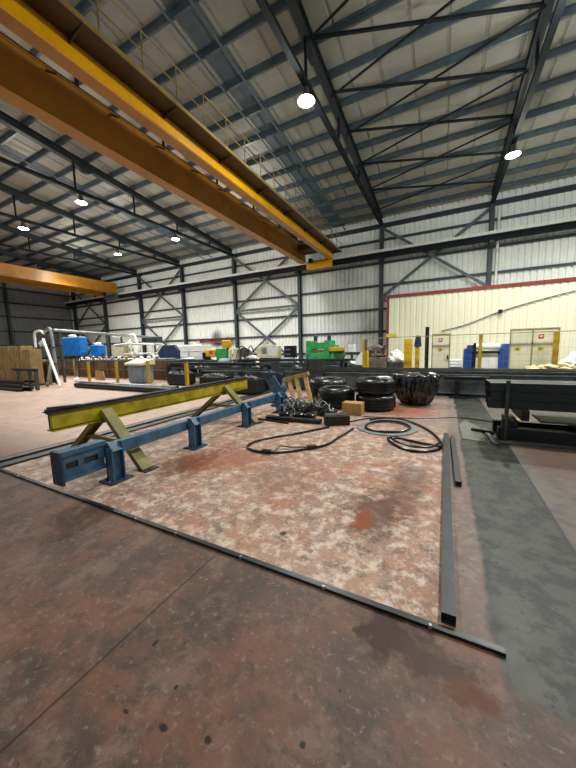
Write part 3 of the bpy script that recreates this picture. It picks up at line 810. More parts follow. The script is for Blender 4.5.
bar_rack(-9.0,-5.6,9.3,9.95,.52,4,'dark rack of bar stock behind the far end of the yellow beam','rack behind the yellow beam end',1)
bar_rack(-12.0,-6.4,10.3,11.0,.72,5,'long dark rack of bar stock behind the nearer one, below the green machines','rack below the green machines',2)
bar_rack(-8.4,-3.4,11.4,12.0,.85,5,'long dark rack of bar stock in front of the cream and black machines','rack before the cream machine',3)
t = T('steel_plate', 'grey upright steel panel with black ends between the racks and beam table', 'panel', (-6.1,9.1,0))
MB().box(-6.75,-5.55,9.08,9.13,.1,.66).build('sheet', 'grey_steel', t)
for x in (-6.75,-5.65): MB().box(x,x+.1,9.0,9.22,0,.68).build('end_post', 'black_steel', t)
t = T('steel_plate', 'dark leaning plate standing against the beam table behind the wooden frame', 'panel', (-4.2,9.5,0))
MB().prism([(-4.6,.0),(-3.7,.0),(-3.6,1.05),(-4.3,1.1)],'y',9.55,9.6).build('sheet', 'grey_steel', t)
MB().bar((-4.45,9.45,.02),(-4.15,9.52,1.25),.035,.035).build('rod', 'mill_steel', t)

# pipes on the floor at the left
t = T('steel_pipe', 'long dark pipe on the floor, nearer of the pair before the yellow bollards', 'pipe', (-11,7.35,0), 'pipes on the floor')
MB().lathe([(.085,-2.95),(.11,-2.95),(.11,2.95),(.085,2.95)],(-11.3,7.35,.11),20,'x',close=True).build('wall', 'black_steel', t)
t.rotation_euler.z = 0
t = T('steel_pipe', 'long pipe with pale wrapping, farther of the pair before the yellow bollards', 'pipe', (-11,7.62,0), 'pipes on the floor')
MB().lathe([(.1,-3.0),(.13,-3.0),(.13,3.0),(.1,3.0)],(-11.4,7.6,.13),20,'x',close=True).build('wall', 'grey_steel', t)
MB().lathe([(.131,-1.3),(.135,-1.3),(.135,1.9),(.131,1.9)],(-11.0,7.6,.13),20,'x',close=True).build('wrapping', 'film_grey', t)
one('steel_scrap', MB().blob((-9.0,8.3,.05),(.5,.2,.05),5,.6,2,3), 'white_wrap', 'crumpled pale sheeting on the floor behind the yellow beam', 'sheeting')

# yellow bollards joined by nothing, row at the left
for x, y, lb in ((-16.2,9.0,'yellow bollard behind the pipes, nearest the blue tank'), (-14.05,9.1,'yellow bollard behind the pipes, between cardboard and grey desk'),
                 (-11.98,9.25,'yellow bollard behind the pipes, beside the grey control desk'), (-8.2,7.9,'yellow bollard standing alone beside the end of the pipes')):
    t = T('bollard', lb, 'bollard', (x,y,0), 'yellow bollards before the machines')
    MB().box(x-.055,x+.055,y-.055,y+.055,.012,1.06).build('post', 'post_yellow', t, bevel=.01)
    MB().box(x-.11,x+.11,y-.11,y+.11,0,.012).build('base_plate', 'post_yellow', t)
    MB().box(x-.06,x+.06,y-.06,y+.06,1.06,1.075).build('cap', 'olive', t)

# ================================================================== right background
# cream inner building
t = T('inner_building', 'cream ribbed inner building with red trim along its top edge', 'inner building', (4.5,20,0))
clad_o = None
def ribbed(x0, x1, y, z0, z1):
    prof = []; x = x0
    while x < x1: prof += [(x,0),(x+.2,0),(x+.22,.03),(x+.28,.03)]; x += .3
    mb = MB(); vs = []; k = len(prof)
    for u,d in prof: vs += [(u,y+d,z0),(u,y+d,z1)]
    for u,d in prof: vs += [(u,y+.06,z0),(u,y+.06,z1)]
    fs = []
    for i in range(k-1): fs += [(2*i,2*i+2,2*i+3,2*i+1),(2*k+2*i,2*k+2*i+1,2*k+2*i+3,2*k+2*i+2),(2*i+1,2*i+3,2*k+2*i+3,2*k+2*i+1)]
    mb.add(vs, fs); return mb
ribbed(-3.0,12,19,0,4.3).build('front_wall', 'inner', t, smooth=False)
MB().box(-3.05,-3.0,19.02,21.1,0,4.3).build('side_wall', 'inner', t)
MB().box(-3.1,12,19.0,21.0,4.3,4.34).build('roof', 'inner', t)
MB().box(-3.14,12,18.95,19.1,4.26,4.42).build('top_trim', 'red_trim', t, smooth=False)
MB().box(-3.14,-3.0,18.95,19.09,0,4.26).build('corner_trim', 'red_trim', t, smooth=False)
lt = T('wall_lamp', 'small dark lamp with sagging cable on the cream inner building wall', 'wall lamp', (2.45,18.9,3.05))
MB().box(2.36,2.54,18.82,18.98,2.98,3.16).build('head', 'black_steel', lt, bevel=.02)
MB().tube(smooth_path([(-.2,18.96,2.2),(1.0,18.96,2.5),(2.45,18.96,3.06),(4.0,18.96,3.5),(6.0,18.96,3.95)],8),.02,6).build('cable', 'grey_steel', lt)

# safety fence in front of it
t = T('safety_fence', 'yellow post safety fence with mesh panels in front of the cream building', 'fence', (1.0,12,0))
for x, w in ((-2.85,.06),(1.06,.1),(3.02,.13)):
    p = MB().box(x-w/2,x+w/2,11.95,12.05,0,1.78).build('post', 'post_yellow', t, bevel=.006)
    MB().box(x-.12,x+.12,11.88,12.12,0,.012).build('base_plate', 'post_yellow', p)
MB().box(-2.85,5.5,11.985,12.015,1.775,1.8).build('top_rail', 'fence_frame', t, smooth=False)
MB().box(-2.85,5.5,11.985,12.015,.28,.305).build('bottom_rail', 'fence_frame', t, smooth=False)
def mesh(x0, x1, z0, z1, y, step=.2, r=.0015):
    mb = MB(); x = x0
    while x <= x1: mb.box(x-r,x+r,y-r,y+r,z0,z1); x += step
    z = z0
    while z <= z1: mb.box(x0,x1,y-r,y+r,z-r,z+r); z += step
    return mb
mesh(-2.8,1.0,.3,1.77,12).build('mesh_panel', 'fence_frame', t, smooth=False)
mesh(1.12,5.5,.3,1.77,12).build('mesh_panel', 'fence_frame', t, smooth=False)
def fence_gate(x0, x1, z1, lab, y, signs, mid=None):
    t = T('fence_gate', lab, 'gate', ((x0+x1)/2,y,0), 'gates in the safety fence')
    mb = MB(); w = .032
    mb.box(x0,x0+w,y-.02,y+.02,.0,z1).box(x1-w,x1,y-.02,y+.02,.0,z1).box(x0+w,x1-w,y-.02,y+.02,z1-w,z1).box(x0+w,x1-w,y-.02,y+.02,.2,.2+w)
    if mid: mb.box(mid-.02,mid+.02,y-.02,y+.02,.2+w,z1-w)
    mb.build('frame', 'fence_frame', t, smooth=False)
    MB().box(x0+w,x1-w,y-.004,y+.004,.25,z1-w).build('panel', 'cream', t)
    for (sx, sz, sw, sh, m) in signs:
        s = MB().box(sx-sw/2,sx+sw/2,y-.012,y-.006,sz-sh/2,sz+sh/2).build('sign', m, t)
        if m == 'sign_red': MB().box(sx-sw*.28,sx+sw*.28,y-.015,y-.012,sz-sh*.15,sz+sh*.2).build('pictogram', 'white', s)
        else: MB().prism([(sx-sw*.2,sz-sh*.25),(sx+sw*.2,sz-sh*.25),(sx,sz+sh*.3)],'y',y-.015,y-.012).build('pictogram', 'black_steel', s)
    MB().box(x1-.09,x1-.05,y-.05,y-.02,.95,1.1).build('handle', 'black_steel', t)
fence_gate(-.42,.17,1.86,'narrow cream fence gate with red and yellow signs, left of the blue machine',12.16,[(-.14,1.64,.12,.12,'sign_red'),(-.14,1.3,.14,.09,'sign_yellow')])
fence_gate(1.88,3.13,1.92,'wide cream fence gate with signs, right of the blue machine',12.16,[(2.68,1.66,.13,.13,'sign_red'),(2.68,1.28,.13,.1,'sign_yellow'),(2.1,1.28,.16,.1,'sign_yellow')],2.47)
one('warning_sign', MB().box(-1.98,-1.62,11.96,11.975,1.8,1.92), 'sign_yellow', 'small yellow sign hanging on the fence rail by the red corner trim', 'sign')

# thick yellow guard posts etc.
for x, z, w, lb in ((-1.25,1.72,.28,'broad yellow guard post in front of the cream wall'), (-.92,1.42,.15,'narrow yellow guard post under a dark hood')):
    t = T('guard_post', lb, 'guard post', (x,12.5,0), 'yellow guard posts')
    MB().box(x-w/2,x+w/2,12.42,12.6,0.015,z).build('post', 'yellow', t, bevel=.015)
    MB().box(x-w/2-.08,x+w/2+.08,12.35,12.68,0,.015).build('base_plate', 'yellow', t)
    if w < .2:
        MB().prism([(x-.12,1.42),(x+.14,1.42),(x+.1,1.82),(x-.06,1.84)],'y',12.4,12.62).build('hood', 'navy', t)
one('dark_post', MB().box(-.65,-.52,12.25,12.35,0,2.13), 'black_steel', 'tall dark upright post beside the narrow fence gate', 'post', bevel=.01)
t = T('guard_post', 'short yellow guard post beside the rusty machine', 'guard post', (-2.8,12.2,0), 'yellow guard posts')
MB().box(-2.9,-2.7,12.15,12.3,0,1.3).build('post', 'yellow', t, bevel=.015)
MB().box(-2.86,-2.75,12.17,12.28,1.3,1.75).build('top_bar', 'rust_machine', t)

t = T('machine', 'rusty grey machine beside the red corner trim of the cream building', 'machine', (-2.5,13.1,0))
MB().box(-2.95,-2.1,12.9,13.6,0,1.0).build('base', 'rust_machine', t, bevel=.03)
MB().blob((-2.55,13.2,1.2),(.38,.3,.33),4,.5,3,2.5).build('head', 'rust_machine', t)
MB().tube([(-2.3,13.0,1.0),(-2.2,13.0,1.5)],.05,8).build('lever', 'grey_steel', t)
t = T('waste_bag', 'heap of white sacks beside the yellow guard posts', 'sacks', (-1.78,13.1,0))
MB().box(-2.02,-1.45,12.9,13.5,0,.78).build('pallet_box', 'grey_steel', t)
for k, c in enumerate(((-1.85,13.1,.92),(-1.64,13.12,.95),(-1.8,13.2,1.12))): MB().blob(c,(.22,.2,.19),k,.4,3,2).build('sack', 'white_wrap', t)
t = T('packaging', 'low stack of white wrapped sheets left of the blue roll machine', 'stack', (.2,13.3,0))
MB().box(-.3,.6,13.1,13.7,0,.6).build('pallet_base', 'grey_steel', t)
for k in range(3): MB().box(-.3+.05*k,.6-.02*k,13.1,13.7,.6+.1*k,.69+.1*k).build('sheet', 'white_wrap', t, bevel=.02)
# blue roll machine
t = T('roll_machine', 'machine with royal blue end frames holding a white roll', 'machine', (1.35,13.1,0))
for x0, x1, zt in ((.64,.93,1.43),(1.72,2.02,1.45)):
    MB().prism([(x0,0),(x1,0),(x1,zt),(x0+.12,zt),(x0+.1,zt-.1),(x0,zt-.16)],'y',13.0,13.5).build('end_frame', 'royal_blue', t, bevel=.012)
MB().lathe([(.02,.93),(.125,.93),(.125,1.72),(.02,1.72)],(0,13.2,1.36),22,'x').build('roll', 'white_wrap', t)
MB().box(.95,1.72,13.05,13.5,0.1,1.14).build('body', 'white', t, bevel=.02)
MB().lathe([(.01,.9),(.05,.9),(.05,1.74),(.01,1.74)],(0,13.0,1.18),12,'x').build('shaft', 'black_steel', t)
MB().box(.93,1.02,12.95,13.05,.6,1.5).build('side_post', 'black_steel', t)
t = T('white_cabinet', 'white box shaped cabinet with a dark top edge, behind the wide fence gate', 'cabinet', (2.4,13.4,0))
MB().box(2.08,2.8,13.2,13.8,0,1.1).build('body', 'white', t, bevel=.015)
MB().box(2.06,2.82,13.18,13.82,1.1,1.15).build('top', 'machine_grey', t)
t = T('packaging', 'white wrapped block with black corner, in front of the white cabinet', 'block', (2.6,12.8,0))
MB().box(2.2,2.95,12.6,13.0,0,.84).build('block', 'white_wrap', t, bevel=.02)
MB().box(2.18,2.24,12.58,12.64,0,.88).build('corner', 'black_steel', t)
# heap of offcuts
random.seed(21)
t = T('waste_crate', 'dark crate heaped with pale crumpled scraps behind the tube bundle', 'crate', (3.4,11.2,0))
MB().box(2.1,5.2,10.9,11.6,0,.62).build('crate', 'black_steel', t)
mb = MB()
for k in range(70):
    x = random.uniform(2.2,5.1); y = random.uniform(10.95,11.5); z = .63+random.uniform(0,.2)*min(1,(x-1.8))
    mb.blob((x,y,z),(random.uniform(.06,.2),random.uniform(.06,.14),random.uniform(.03,.08)),k,.8,1,2.5)
o = mb.build('scraps', 'straw', t); o['kind'] = 'stuff'
one('waste_bag', MB().blob((3.9,12.6,.75),(.6,.35,.38),9,.5,3,2).box(3.4,4.4,12.4,12.9,0,.5), 'white_wrap', 'pile of clear white film behind the fence, right of the wide gate', 'film pile')

# ================================================================== machine row along the back wall
t = T('press_machine', 'bright green press machine with a yellow bar on its right side', 'machine', (-5.5,14.8,0))
MB().box(-6.45,-4.35,14.5,15.6,0,.86).build('base', 'green_dark', t, bevel=.02)
MB().box(-6.49,-5.15,14.5,15.4,.86,1.2).build('lower_beam', 'green', t, bevel=.02)
MB().box(-6.4,-5.2,14.55,15.35,1.38,1.72).build('upper_beam', 'green', t, bevel=.02)
for x in (-6.45,-5.45): MB().box(x,x+.32,14.52,15.38,1.2,1.82).build('side_frame', 'green', t, bevel=.02)
MB().box(-6.1,-5.45,14.5,14.56,1.22,1.36).build('die', 'olive', t)
for x in (-6.05,-5.3): MB().lathe([(.02,0),(.1,0),(.1,.22),(.06,.25),(.02,.25)],(x,14.9,1.82),14).build('cylinder', 'navy', t)
MB().box(-5.1,-4.85,14.5,15.2,.86,1.58).build('side_column', 'green', t, bevel=.02)
MB().box(-5.15,-4.35,14.4,14.6,1.27,1.47).build('guard_bar', 'yellow', t, bevel=.02)
MB().lathe([(.03,-.1),(.26,-.1),(.3,0),(.26,.1),(.03,.1)],(-4.65,14.6,1.08),22,'y').build('flywheel', 'green_dark', t)
t = T('electric_box', 'small white electric box on a grey stand, right of the green press', 'electric box', (-4.33,15,0))
MB().box(-4.3,-3.98,14.9,15.15,1.2,1.58).build('body', 'white', t, bevel=.015)
MB().box(-4.2,-4.1,14.98,15.08,0,1.2).build('stand', 'grey_steel', t)
t = T('packaging', 'white folded sacks on a bench, between the green press and rusty machine', 'sacks', (-3.45,13.2,0))
MB().box(-3.75,-3.1,13,13.6,0,.68).build('bench', 'grey_steel', t)
MB().prism([(-3.55,.68),(-3.1,.68),(-3.12,1.24),(-3.2,1.26)],'y',13.05,13.5).build('sack', 'white_wrap', t)
MB().blob((-3.55,13.2,.78),(.18,.18,.12),2,.4,3).build('bag', 'white', t)
t = T('control_box', 'black box with two slots on a stand, between the cream machine and green press', 'control box', (-7.38,14.7,0))
b = MB().box(-7.74,-7.1,14.5,14.8,.98,1.6).build('body', 'black_steel', t, bevel=.02)
for z in (1.12,1.36): MB().box(-7.66,-7.35,14.48,14.5,z,z+.07).build('slot', 'film_grey', b)
MB().box(-7.6,-7.2,14.55,14.75,0,.98).build('stand', 'grey_steel', t)
t = T('milling_machine', 'cream machine with a rounded end and grey window, left of the black box', 'machine', (-8.8,14.8,0))
MB().prism([(-9.5,1.05),(-9.3,.95),(-8.12,.95),(-8.12,1.62),(-8.3,1.68),(-9.3,1.66),(-9.52,1.5)],'y',14.5,14.9).build('body', 'cream_metal', t, bevel=.02)
MB().box(-9.15,-8.85,14.48,14.5,1.2,1.52).build('window', 'machine_grey', t)
MB().box(-8.75,-8.2,14.485,14.5,1.08,1.58).build('door', 'white', t)
MB().box(-9.4,-8.2,14.55,15.25,0,.95).build('base', 'grey_steel', t, bevel=.02)
t = T('lathe_machine', 'dull brown machine with pipes and flywheel, between yellow topped and cream machines', 'machine', (-10.1,14.3,0))
MB().box(-10.9,-9.7,14.0,14.7,0,.9).build('base', 'rust_machine', t, bevel=.02)
MB().lathe([(.04,-.15),(.26,-.15),(.3,0),(.26,.15),(.04,.15)],(-10.15,14.2,1.3),22,'y').build('flywheel', 'rust_machine', t)
MB().box(-10.85,-10.5,14.05,14.5,.9,1.55).build('headstock', 'cream_metal', t, bevel=.03)
for k in range(4): MB().tube(smooth_path([(-10.6+.25*k,14.1,.9),(-10.5+.25*k,14.0,1.3+.1*(k%2)),(-10.2+.2*k,14.1,1.65-.1*(k%3)),(-9.8+.12*k,14.2,1.2)],5),.03,6).build('pipe', 'grey_steel', t)
MB().blob((-9.65,14.2,1.0),(.35,.2,.13),4,.4,3).build('tray', 'white', t)
t = T('saw_machine', 'green and pale yellow machine below a bright yellow box', 'machine', (-11.8,14.2,0))
MB().box(-12.9,-10.95,13.9,14.6,0,.88).build('base', 'grey_steel', t, bevel=.02)
MB().box(-12.05,-11.3,14.0,14.3,.88,1.56).build('body', 'green', t, bevel=.03)
MB().box(-12.83,-12.1,13.95,14.2,1.08,1.5).build('guard', 'yellow', t, bevel=.04)
MB().box(-12.5,-12.3,13.93,13.95,1.25,1.42).build('label_plate', 'sign_red', t)
MB().box(-13.1,-12.8,13.95,14.4,.88,1.35).build('pump', 'black_steel', t, bevel=.03)
MB().tube([(-11.25,14.2,1.5),(-11.25,14.2,1.6)],.05,8).build('neck', 'grey_steel', t)
MB().box(-11.56,-11.0,13.95,14.2,1.58,2.02).build('top_box', 'yellow', t, bevel=.05)
MB().box(-11.1,-10.95,13.95,14.15,.88,1.5).build('column', 'cream_metal', t, bevel=.02)

random.seed(33)
kinds = (('steel_drum','drum','dark steel drum'),('motor','motor','grey electric motor'),('steel_crate','crate','low dark steel crate'))
clut = [(-11.9,12.6,2,'behind the long rack, below the green and yellow machine'),(-10.3,12.7,1,'behind the long rack, below the dull brown machine'),(-9.2,12.7,0,'behind the rack, before the cream machine'),
        (-8.3,12.7,2,'behind the rack, below the black slotted box'),(-6.9,13.3,1,'behind the rack, at the left foot of the green press'),(-4.6,13.4,0,'before the right foot of the green press'),
        (-12.9,12.9,0,'near the navy cabinet, below the yellow guard'),(-7.6,8.75,2,'between the racks and the lone yellow bollard'),(-5.9,8.3,2,'behind the far end of the yellow beam'),(-10.2,9.5,2,'behind the pipe ends, left of the lone yellow bollard')]
for x, y, k, where in clut:
    nm, cat, what = kinds[k]
    t = T(nm, what+' '+where, cat, (x,y,0))
    if k == 0:
        MB().lathe([(.01,0),(.29,0),(.3,.03),(.29,.3),(.305,.32),(.29,.34),(.29,.6),(.305,.62),(.29,.64),(.29,.9),(.3,.93),(.27,.93),(.27,.9),(.01,.9)],(x,y,0),22).build('shell', 'blue_dark' if x < -8 else 'grey_steel', t)
        MB().lathe([(.01,0),(.04,0),(.04,.02),(.01,.02)],(x+.15,y,.9),10).build('bung', 'galv', t)
    elif k == 1:
        MB().box(x-.4,x+.4,y-.2,y+.2,0,.55).build('plinth', 'grey_steel', t, bevel=.02)
        MB().lathe([(.02,-.35),(.22,-.35),(.24,-.3),(.24,.25),(.18,.33),(.02,.33)],(x,y,.79),20,'x').build('housing', 'machine_grey', t)
        MB().lathe([(.01,.33),(.05,.33),(.05,.5),(.01,.5)],(x,y,.79),12,'x').build('shaft', 'mill_steel', t)
    else:
        MB().box(x-.55,x+.55,y-.3,y+.3,.06,.5).build('bin', 'black_steel', t, bevel=.015)
        for e in (-.45,.35): MB().box(x+e,x+e+.1,y-.3,y+.3,0,.06).build('runner', 'black_steel', t)
        for q in range(6): MB().blob((x-.42+.17*q,y+random.uniform(-.15,.15),.52),(.12,.12,.08),q,.7,2,2.4).build('scrap_piece', random.choice(['mill_steel','film_grey','rust_machine','grey_steel']), t)

# caged tanks (two, on steel pallets over two lower ones hidden by the racks)
def tank(loc, lb):
    t = T('caged_tank', lb, 'liquid tank', (0,0,0), 'white caged tanks')
    MB().box(-.6,.6,-.5,.5,.0,.14).build('pallet', 'grey_steel', t)
    MB().box(-.56,.56,-.46,.46,.14,1.1).build('bottle', 'white_wrap', t, bevel=.06)
    mb = MB()
    for k in range(8):
        x = -.58+1.16*k/7
        mb.box(x-.007,x+.007,-.5,-.486,.14,1.12); mb.box(x-.007,x+.007,.486,.5,.14,1.12)
    for k in range(6):
        y = -.48+.96*k/5
        mb.box(-.6,-.576,y-.012,y+.012,.14,1.12); mb.box(.576,.6,y-.012,y+.012,.14,1.12)
    for z in (.35,.72,1.09):
        mb.box(-.6,.6,-.505,-.481,z,z+.024).box(-.6,.6,.481,.505,z,z+.024).box(-.605,-.581,-.5,.5,z,z+.024).box(.581,.605,-.5,.5,z,z+.024)
    mb.build('cage', 'white', t, smooth=False)
    MB().lathe([(.0,0),(.11,0),(.11,.05),(.0,.05)],(0,0,1.1),16).build('cap', 'white', t)
    t.location = loc; return t
t0 = tank((-15.55,15.1,.72), 'white caged tank next to the navy cabinet')
copy_tree(t0, (-14.3,15.1,.72), 0, 'white caged tank, right one of the two beside the navy cabinet')
t = T('tank_platform', 'low dark platform carrying the white caged tanks', 'platform', (-14.9,15.1,0))
MB().box(-16.3,-13.6,14.5,15.7,.6,.72).build('deck', 'grey_steel', t)
for x in (-16.2,-14.95,-13.75): MB().box(x,x+.1,14.55,15.65,0,.6).build('leg', 'black_steel', t)

# red bits on a shelf on the back wall
t = T('wall_shelf', 'row of small red fittings on a rail above the caged tanks', 'wall shelf', (-17.5,21.2,2.2))
MB().box(-20.4,-16.4,21.25,21.5,2.12,2.17).build('shelf', 'galv', t)
random.seed(2)
for k in range(16):
    x = -20.2+k*.24; MB().box(x,x+.1,21.28,21.4,2.17,2.3+.2*random.random()).build('fitting', 'red_trim', t)

# ================================================================== left background
t = T('control_desk', 'grey control desk with sloping cream top beside a yellow bollard', 'control desk', (-12.85,9.4,0))
MB().box(-13.35,-12.35,9.2,9.8,.04,.86).build('body', 'machine_grey', t, bevel=.015)
MB().prism([(9.1,.86),(9.85,.86),(9.85,1.14),(9.75,1.14),(9.1,.96)],'x',-13.45,-12.22).build('top', 'cream_metal', t, bevel=.015)
MB().box(-13.3,-12.4,9.25,9.75,0,.04).build('plinth', 'black_steel', t)
for k in range(3): MB().lathe([(.0,0),(.03,0),(.03,.02),(.0,.02)],(-13.2+.25*k,9.3,1.0),10).build('button', ('sign_red','black_steel','green')[k], t)
one('cardboard_sheet', MB().prism([(-17.0,0.02),(-16.15,0),(-16.25,.5),(-16.95,.52)],'y',9.75,9.79), 'carton', 'tan cardboard sheet standing between two yellow bollards', 'cardboard')
one('white_bag', MB().blob((-17.2,8.9,.1),(.16,.12,.1),5,.4,3), 'white_wrap', 'small white bag on the floor near the leaning white pole', 'bag')

# brown boarded conveyor line behind the bollards
t = T('conveyor', 'long brown boarded machine bench with shiny rollers, behind the yellow bollards', 'conveyor', (-15.5,10.9,0))
MB().box(-20.4,-12.3,10.7,10.76,0.02,.95).build('front_board', 'brown', t, smooth=False)
MB().box(-20.4,-12.3,10.7,11.7,.95,1.0).build('deck', 'grey_steel', t)
for x in (-20.3,-18.8,-17.3,-15.8,-14.3,-12.5): MB().box(x,x+.1,10.6,10.7,0,1.0).build('upright', 'brown', t)
MB().box(-20.4,-12.3,10.64,10.69,.48,.54).build('rail', 'rust_machine', t)
for k in range(22):
    x = -20.2+k*.35
    MB().lathe([(.01,0),(.055,0),(.055,.9),(.01,.9)],(x,10.72,1.06),10,'y').build('roller', 'galv', t)
random.seed(9)
for k in range(12):
    x = -20+k*.62
    MB().blob((x,10.78,1.16+.06*random.random()),(.12,.1,.08),k,.6,2,2.5).build('fitting', random.choice(['galv','white','mill_steel','carton']), t)

t = T('boarded_screen', 'brown boarded screen standing below the large blue hopper', 'screen', (-21.7,10.65,0))
MB().box(-22.9,-20.5,10.62,10.68,.05,1.1).build('board', 'brown', t)
for x in (-22.9,-21.75,-20.6): MB().box(x,x+.1,10.55,10.62,0,1.12).build('upright', 'board', t)
MB().box(-22.9,-20.5,10.56,10.62,.5,.56).build('rail', 'rust_machine', t)
# blue tanks / hopper
for (x0,x1,y,z0,z1,lb) in ((-22.75,-20.5,11.0,1.32,2.5,'large bright blue hopper standing on legs, left of a smaller blue one'), (-21.15,-20.25,12.0,1.2,1.98,'smaller bright blue hopper right of the large blue one')):
    t = T('hopper', lb, 'hopper', ((x0+x1)/2,y+.25,0), 'bright blue hoppers')
    MB().prism([(x0,z0+.2),(x0+.12,z0),(x1-.12,z0),(x1,z0+.2),(x1,z1),(x0,z1)],'y',y,y+.5).build('bin', 'bright_blue', t, bevel=.03)
    MB().box(x0+.1,x1-.1,y+.05,y+.45,z1,z1+.03).build('lid', 'white', t)
    for x in (x0+.2,x1-.3):
        for yy in (y+.02,y+.38): MB().box(x,x+.1,yy,yy+.1,0,z0+.05).build('leg', 'grey_steel', t)
    MB().blob((x0+(x1-x0)*.5,y+.25,z1+.1),(.3,.18,.1),3,.4,3).build('bag', 'white_wrap', t)

# cream machine with white arms
t = T('wrapping_machine', 'pale machine with white frames, arms and a cream head, left of the navy cabinet', 'machine', (-18,13.2,0))
MB().box(-19.7,-16.3,13.0,13.9,0,.95).build('base', 'rust_machine', t, bevel=.02)
MB().box(-20.3,-19.15,13.0,13.6,1.15,1.95).build('head', 'cream_metal', t, bevel=.06)
MB().box(-20.0,-19.4,12.95,13.5,.0,1.15).build('neck', 'black_steel', t)
def tri(y, pts, r): return MB().tube([(a,y,b) for a,b in pts], r, 8)
for y in (12.98, 13.7):
    tri(y,[(-19.2,1.0),(-19.0,1.34),(-16.3,1.36),(-16.1,1.05)],.06).build('arm', 'white', t)
    tri(y,[(-20.0,1.98),(-18.2,2.02),(-16.1,1.9)],.06).build('upper_arm', 'white', t)
    tri(y,[(-18.4,1.36),(-18.2,1.98)],.05).build('upright', 'white', t)
    tri(y,[(-16.3,1.36),(-16.2,1.92)],.04).build('upright', 'white', t)
tri(13.3,[(-20.5,2.55),(-18.3,2.6),(-18.1,2.05)],.08).build('boom', 'white', t)
tri(13.3,[(-19.7,1.9),(-19.7,2.55)],.06).build('mast', 'grey_steel', t)
MB().box(-17.0,-16.0,13.1,13.6,2.05,2.4).build('gearbox', 'grey_steel', t, bevel=.04)
MB().box(-18.9,-18.4,13.2,13.6,1.4,1.9).build('panel', 'white', t, bevel=.03)
MB().blob((-16.3,13.2,1.1),(.25,.2,.16),6,.4,3).build('bag', 'white_wrap', t)
MB().blob((-19.0,13.3,2.15),(.25,.2,.2),8,.3,3).build('drum', 'white', t)
t = T('navy_cabinet', 'navy blue cabinet with sloping top corners, beside the white caged tanks', 'cabinet', (-14.95,13.1,0))
MB().prism([(-15.8,.86),(-14.1,.86),(-14.1,1.5),(-14.4,1.84),(-15.3,1.84),(-15.8,1.45)],'y',13,13.2).build('body', 'navy', t, bevel=.02)
MB().box(-15.75,-14.15,13.02,13.18,0,.86).build('base', 'grey_steel', t)
MB().bar((-15.85,12.98,1.4),(-15.3,12.98,1.9),.06,.08).build('edge', 'white', t)
t = T('pipe_stand', 'grey pipe stand with shelf between the navy cabinet and yellow bollard', 'stand', (-13,11.8,0))
for z in (.55,.85): MB().box(-14.6,-11.4,11.8,11.85,z,z+.04).build('shelf_rail', 'galv', t)
for x in (-14.6,-13.0,-11.5): MB().box(x,x+.05,11.8,11.86,0,.98).build('post', 'rust_machine', t)
MB().box(-14.6,-11.4,11.78,12.3,.98,1.02).build('top', 'machine_grey', t)
MB().blob((-12.2,12.0,1.06),(.4,.2,.05),2,.4,3).build('fitting', 'white', t)

# long pale pipe gantry
t = T('pipe_gantry', 'long pale pipe on uprights, passing above the blue hoppers', 'pipe gantry', (-18.2,11.5,0))
MB().tube([(-17.44,8.2,2.66),(-19.6,16.0,2.52)],.085,10).build('pipe', 'galv', t)
for f in (.04,.42,.98):
    p = Vector((-17.44,8.2,2.6)).lerp(Vector((-19.6,16.0,2.5)), f); MB().box(p.x-.05,p.x+.05,p.y-.05,p.y+.05,0,p.z).build('upright', 'grey_steel', t)
t = T('tubular_frame', 'white tubular arched frame with a bag, left of the blue hoppers', 'frame', (-17.9,8.0,0))
MB().tube(smooth_path([(-18.9,8,1.0),(-18.88,8,2.4),(-18.7,8,2.62),(-18.2,8,2.64),(-17.95,8,2.5)],5),.06,8).build('arch', 'white', t)
MB().tube(smooth_path([(-18.1,8.1,2.6),(-17.75,8.1,2.7),(-17.45,8.1,2.5),(-17.35,8.1,0.02)],5),.08,8).build('post', 'galv', t)
MB().tube([(-18.9,8,0),(-18.9,8,1.1)],.07,8).build('foot', 'grey_steel', t)
MB().blob((-18.3,8.05,2.0),(.28,.1,.16),3,.4,3).build('bag', 'white_wrap', t)
MB().box(-18.95,-17.3,7.95,8.15,1.78,1.84).build('shelf', 'grey_steel', t)
one('pole', MB().bar((-16.6,7.35,2.2),(-15.05,7.1,.05),.1,.07), 'white', 'long white pole leaning down to the floor beside the boards', 'pole', bevel=.01)
one('plank', MB().bar((-16.6,7.6,1.2),(-15.7,6.9,.08),.09,.14), 'rust_machine', 'weathered grey plank leaning beside the white pole', 'plank', bevel=.01)
t = T('small_parts_bench', 'bench littered with small bright fittings under the white tubular frame', 'bench', (-17.3,7.9,0))
MB().box(-18.2,-16.8,7.5,7.92,1.0,1.06).build('top', 'grey_steel', t)
for x in (-18.15,-16.92):
    for yy in (7.52,7.8): MB().box(x,x+.1,yy,yy+.1,0,1.0).build('leg', 'rust_machine', t)
random.seed(14)
for k in range(12): MB().blob((-18.1+k*.1,7.6+.25*random.random(),1.12),(.1,.08,.08),k,.6,2,2.5).build('fitting', random.choice(['white','galv','mill_steel']), t)
MB().box(-18.05,-16.85,7.84,7.88,.05,1.0).build('back_board', 'brown', t)

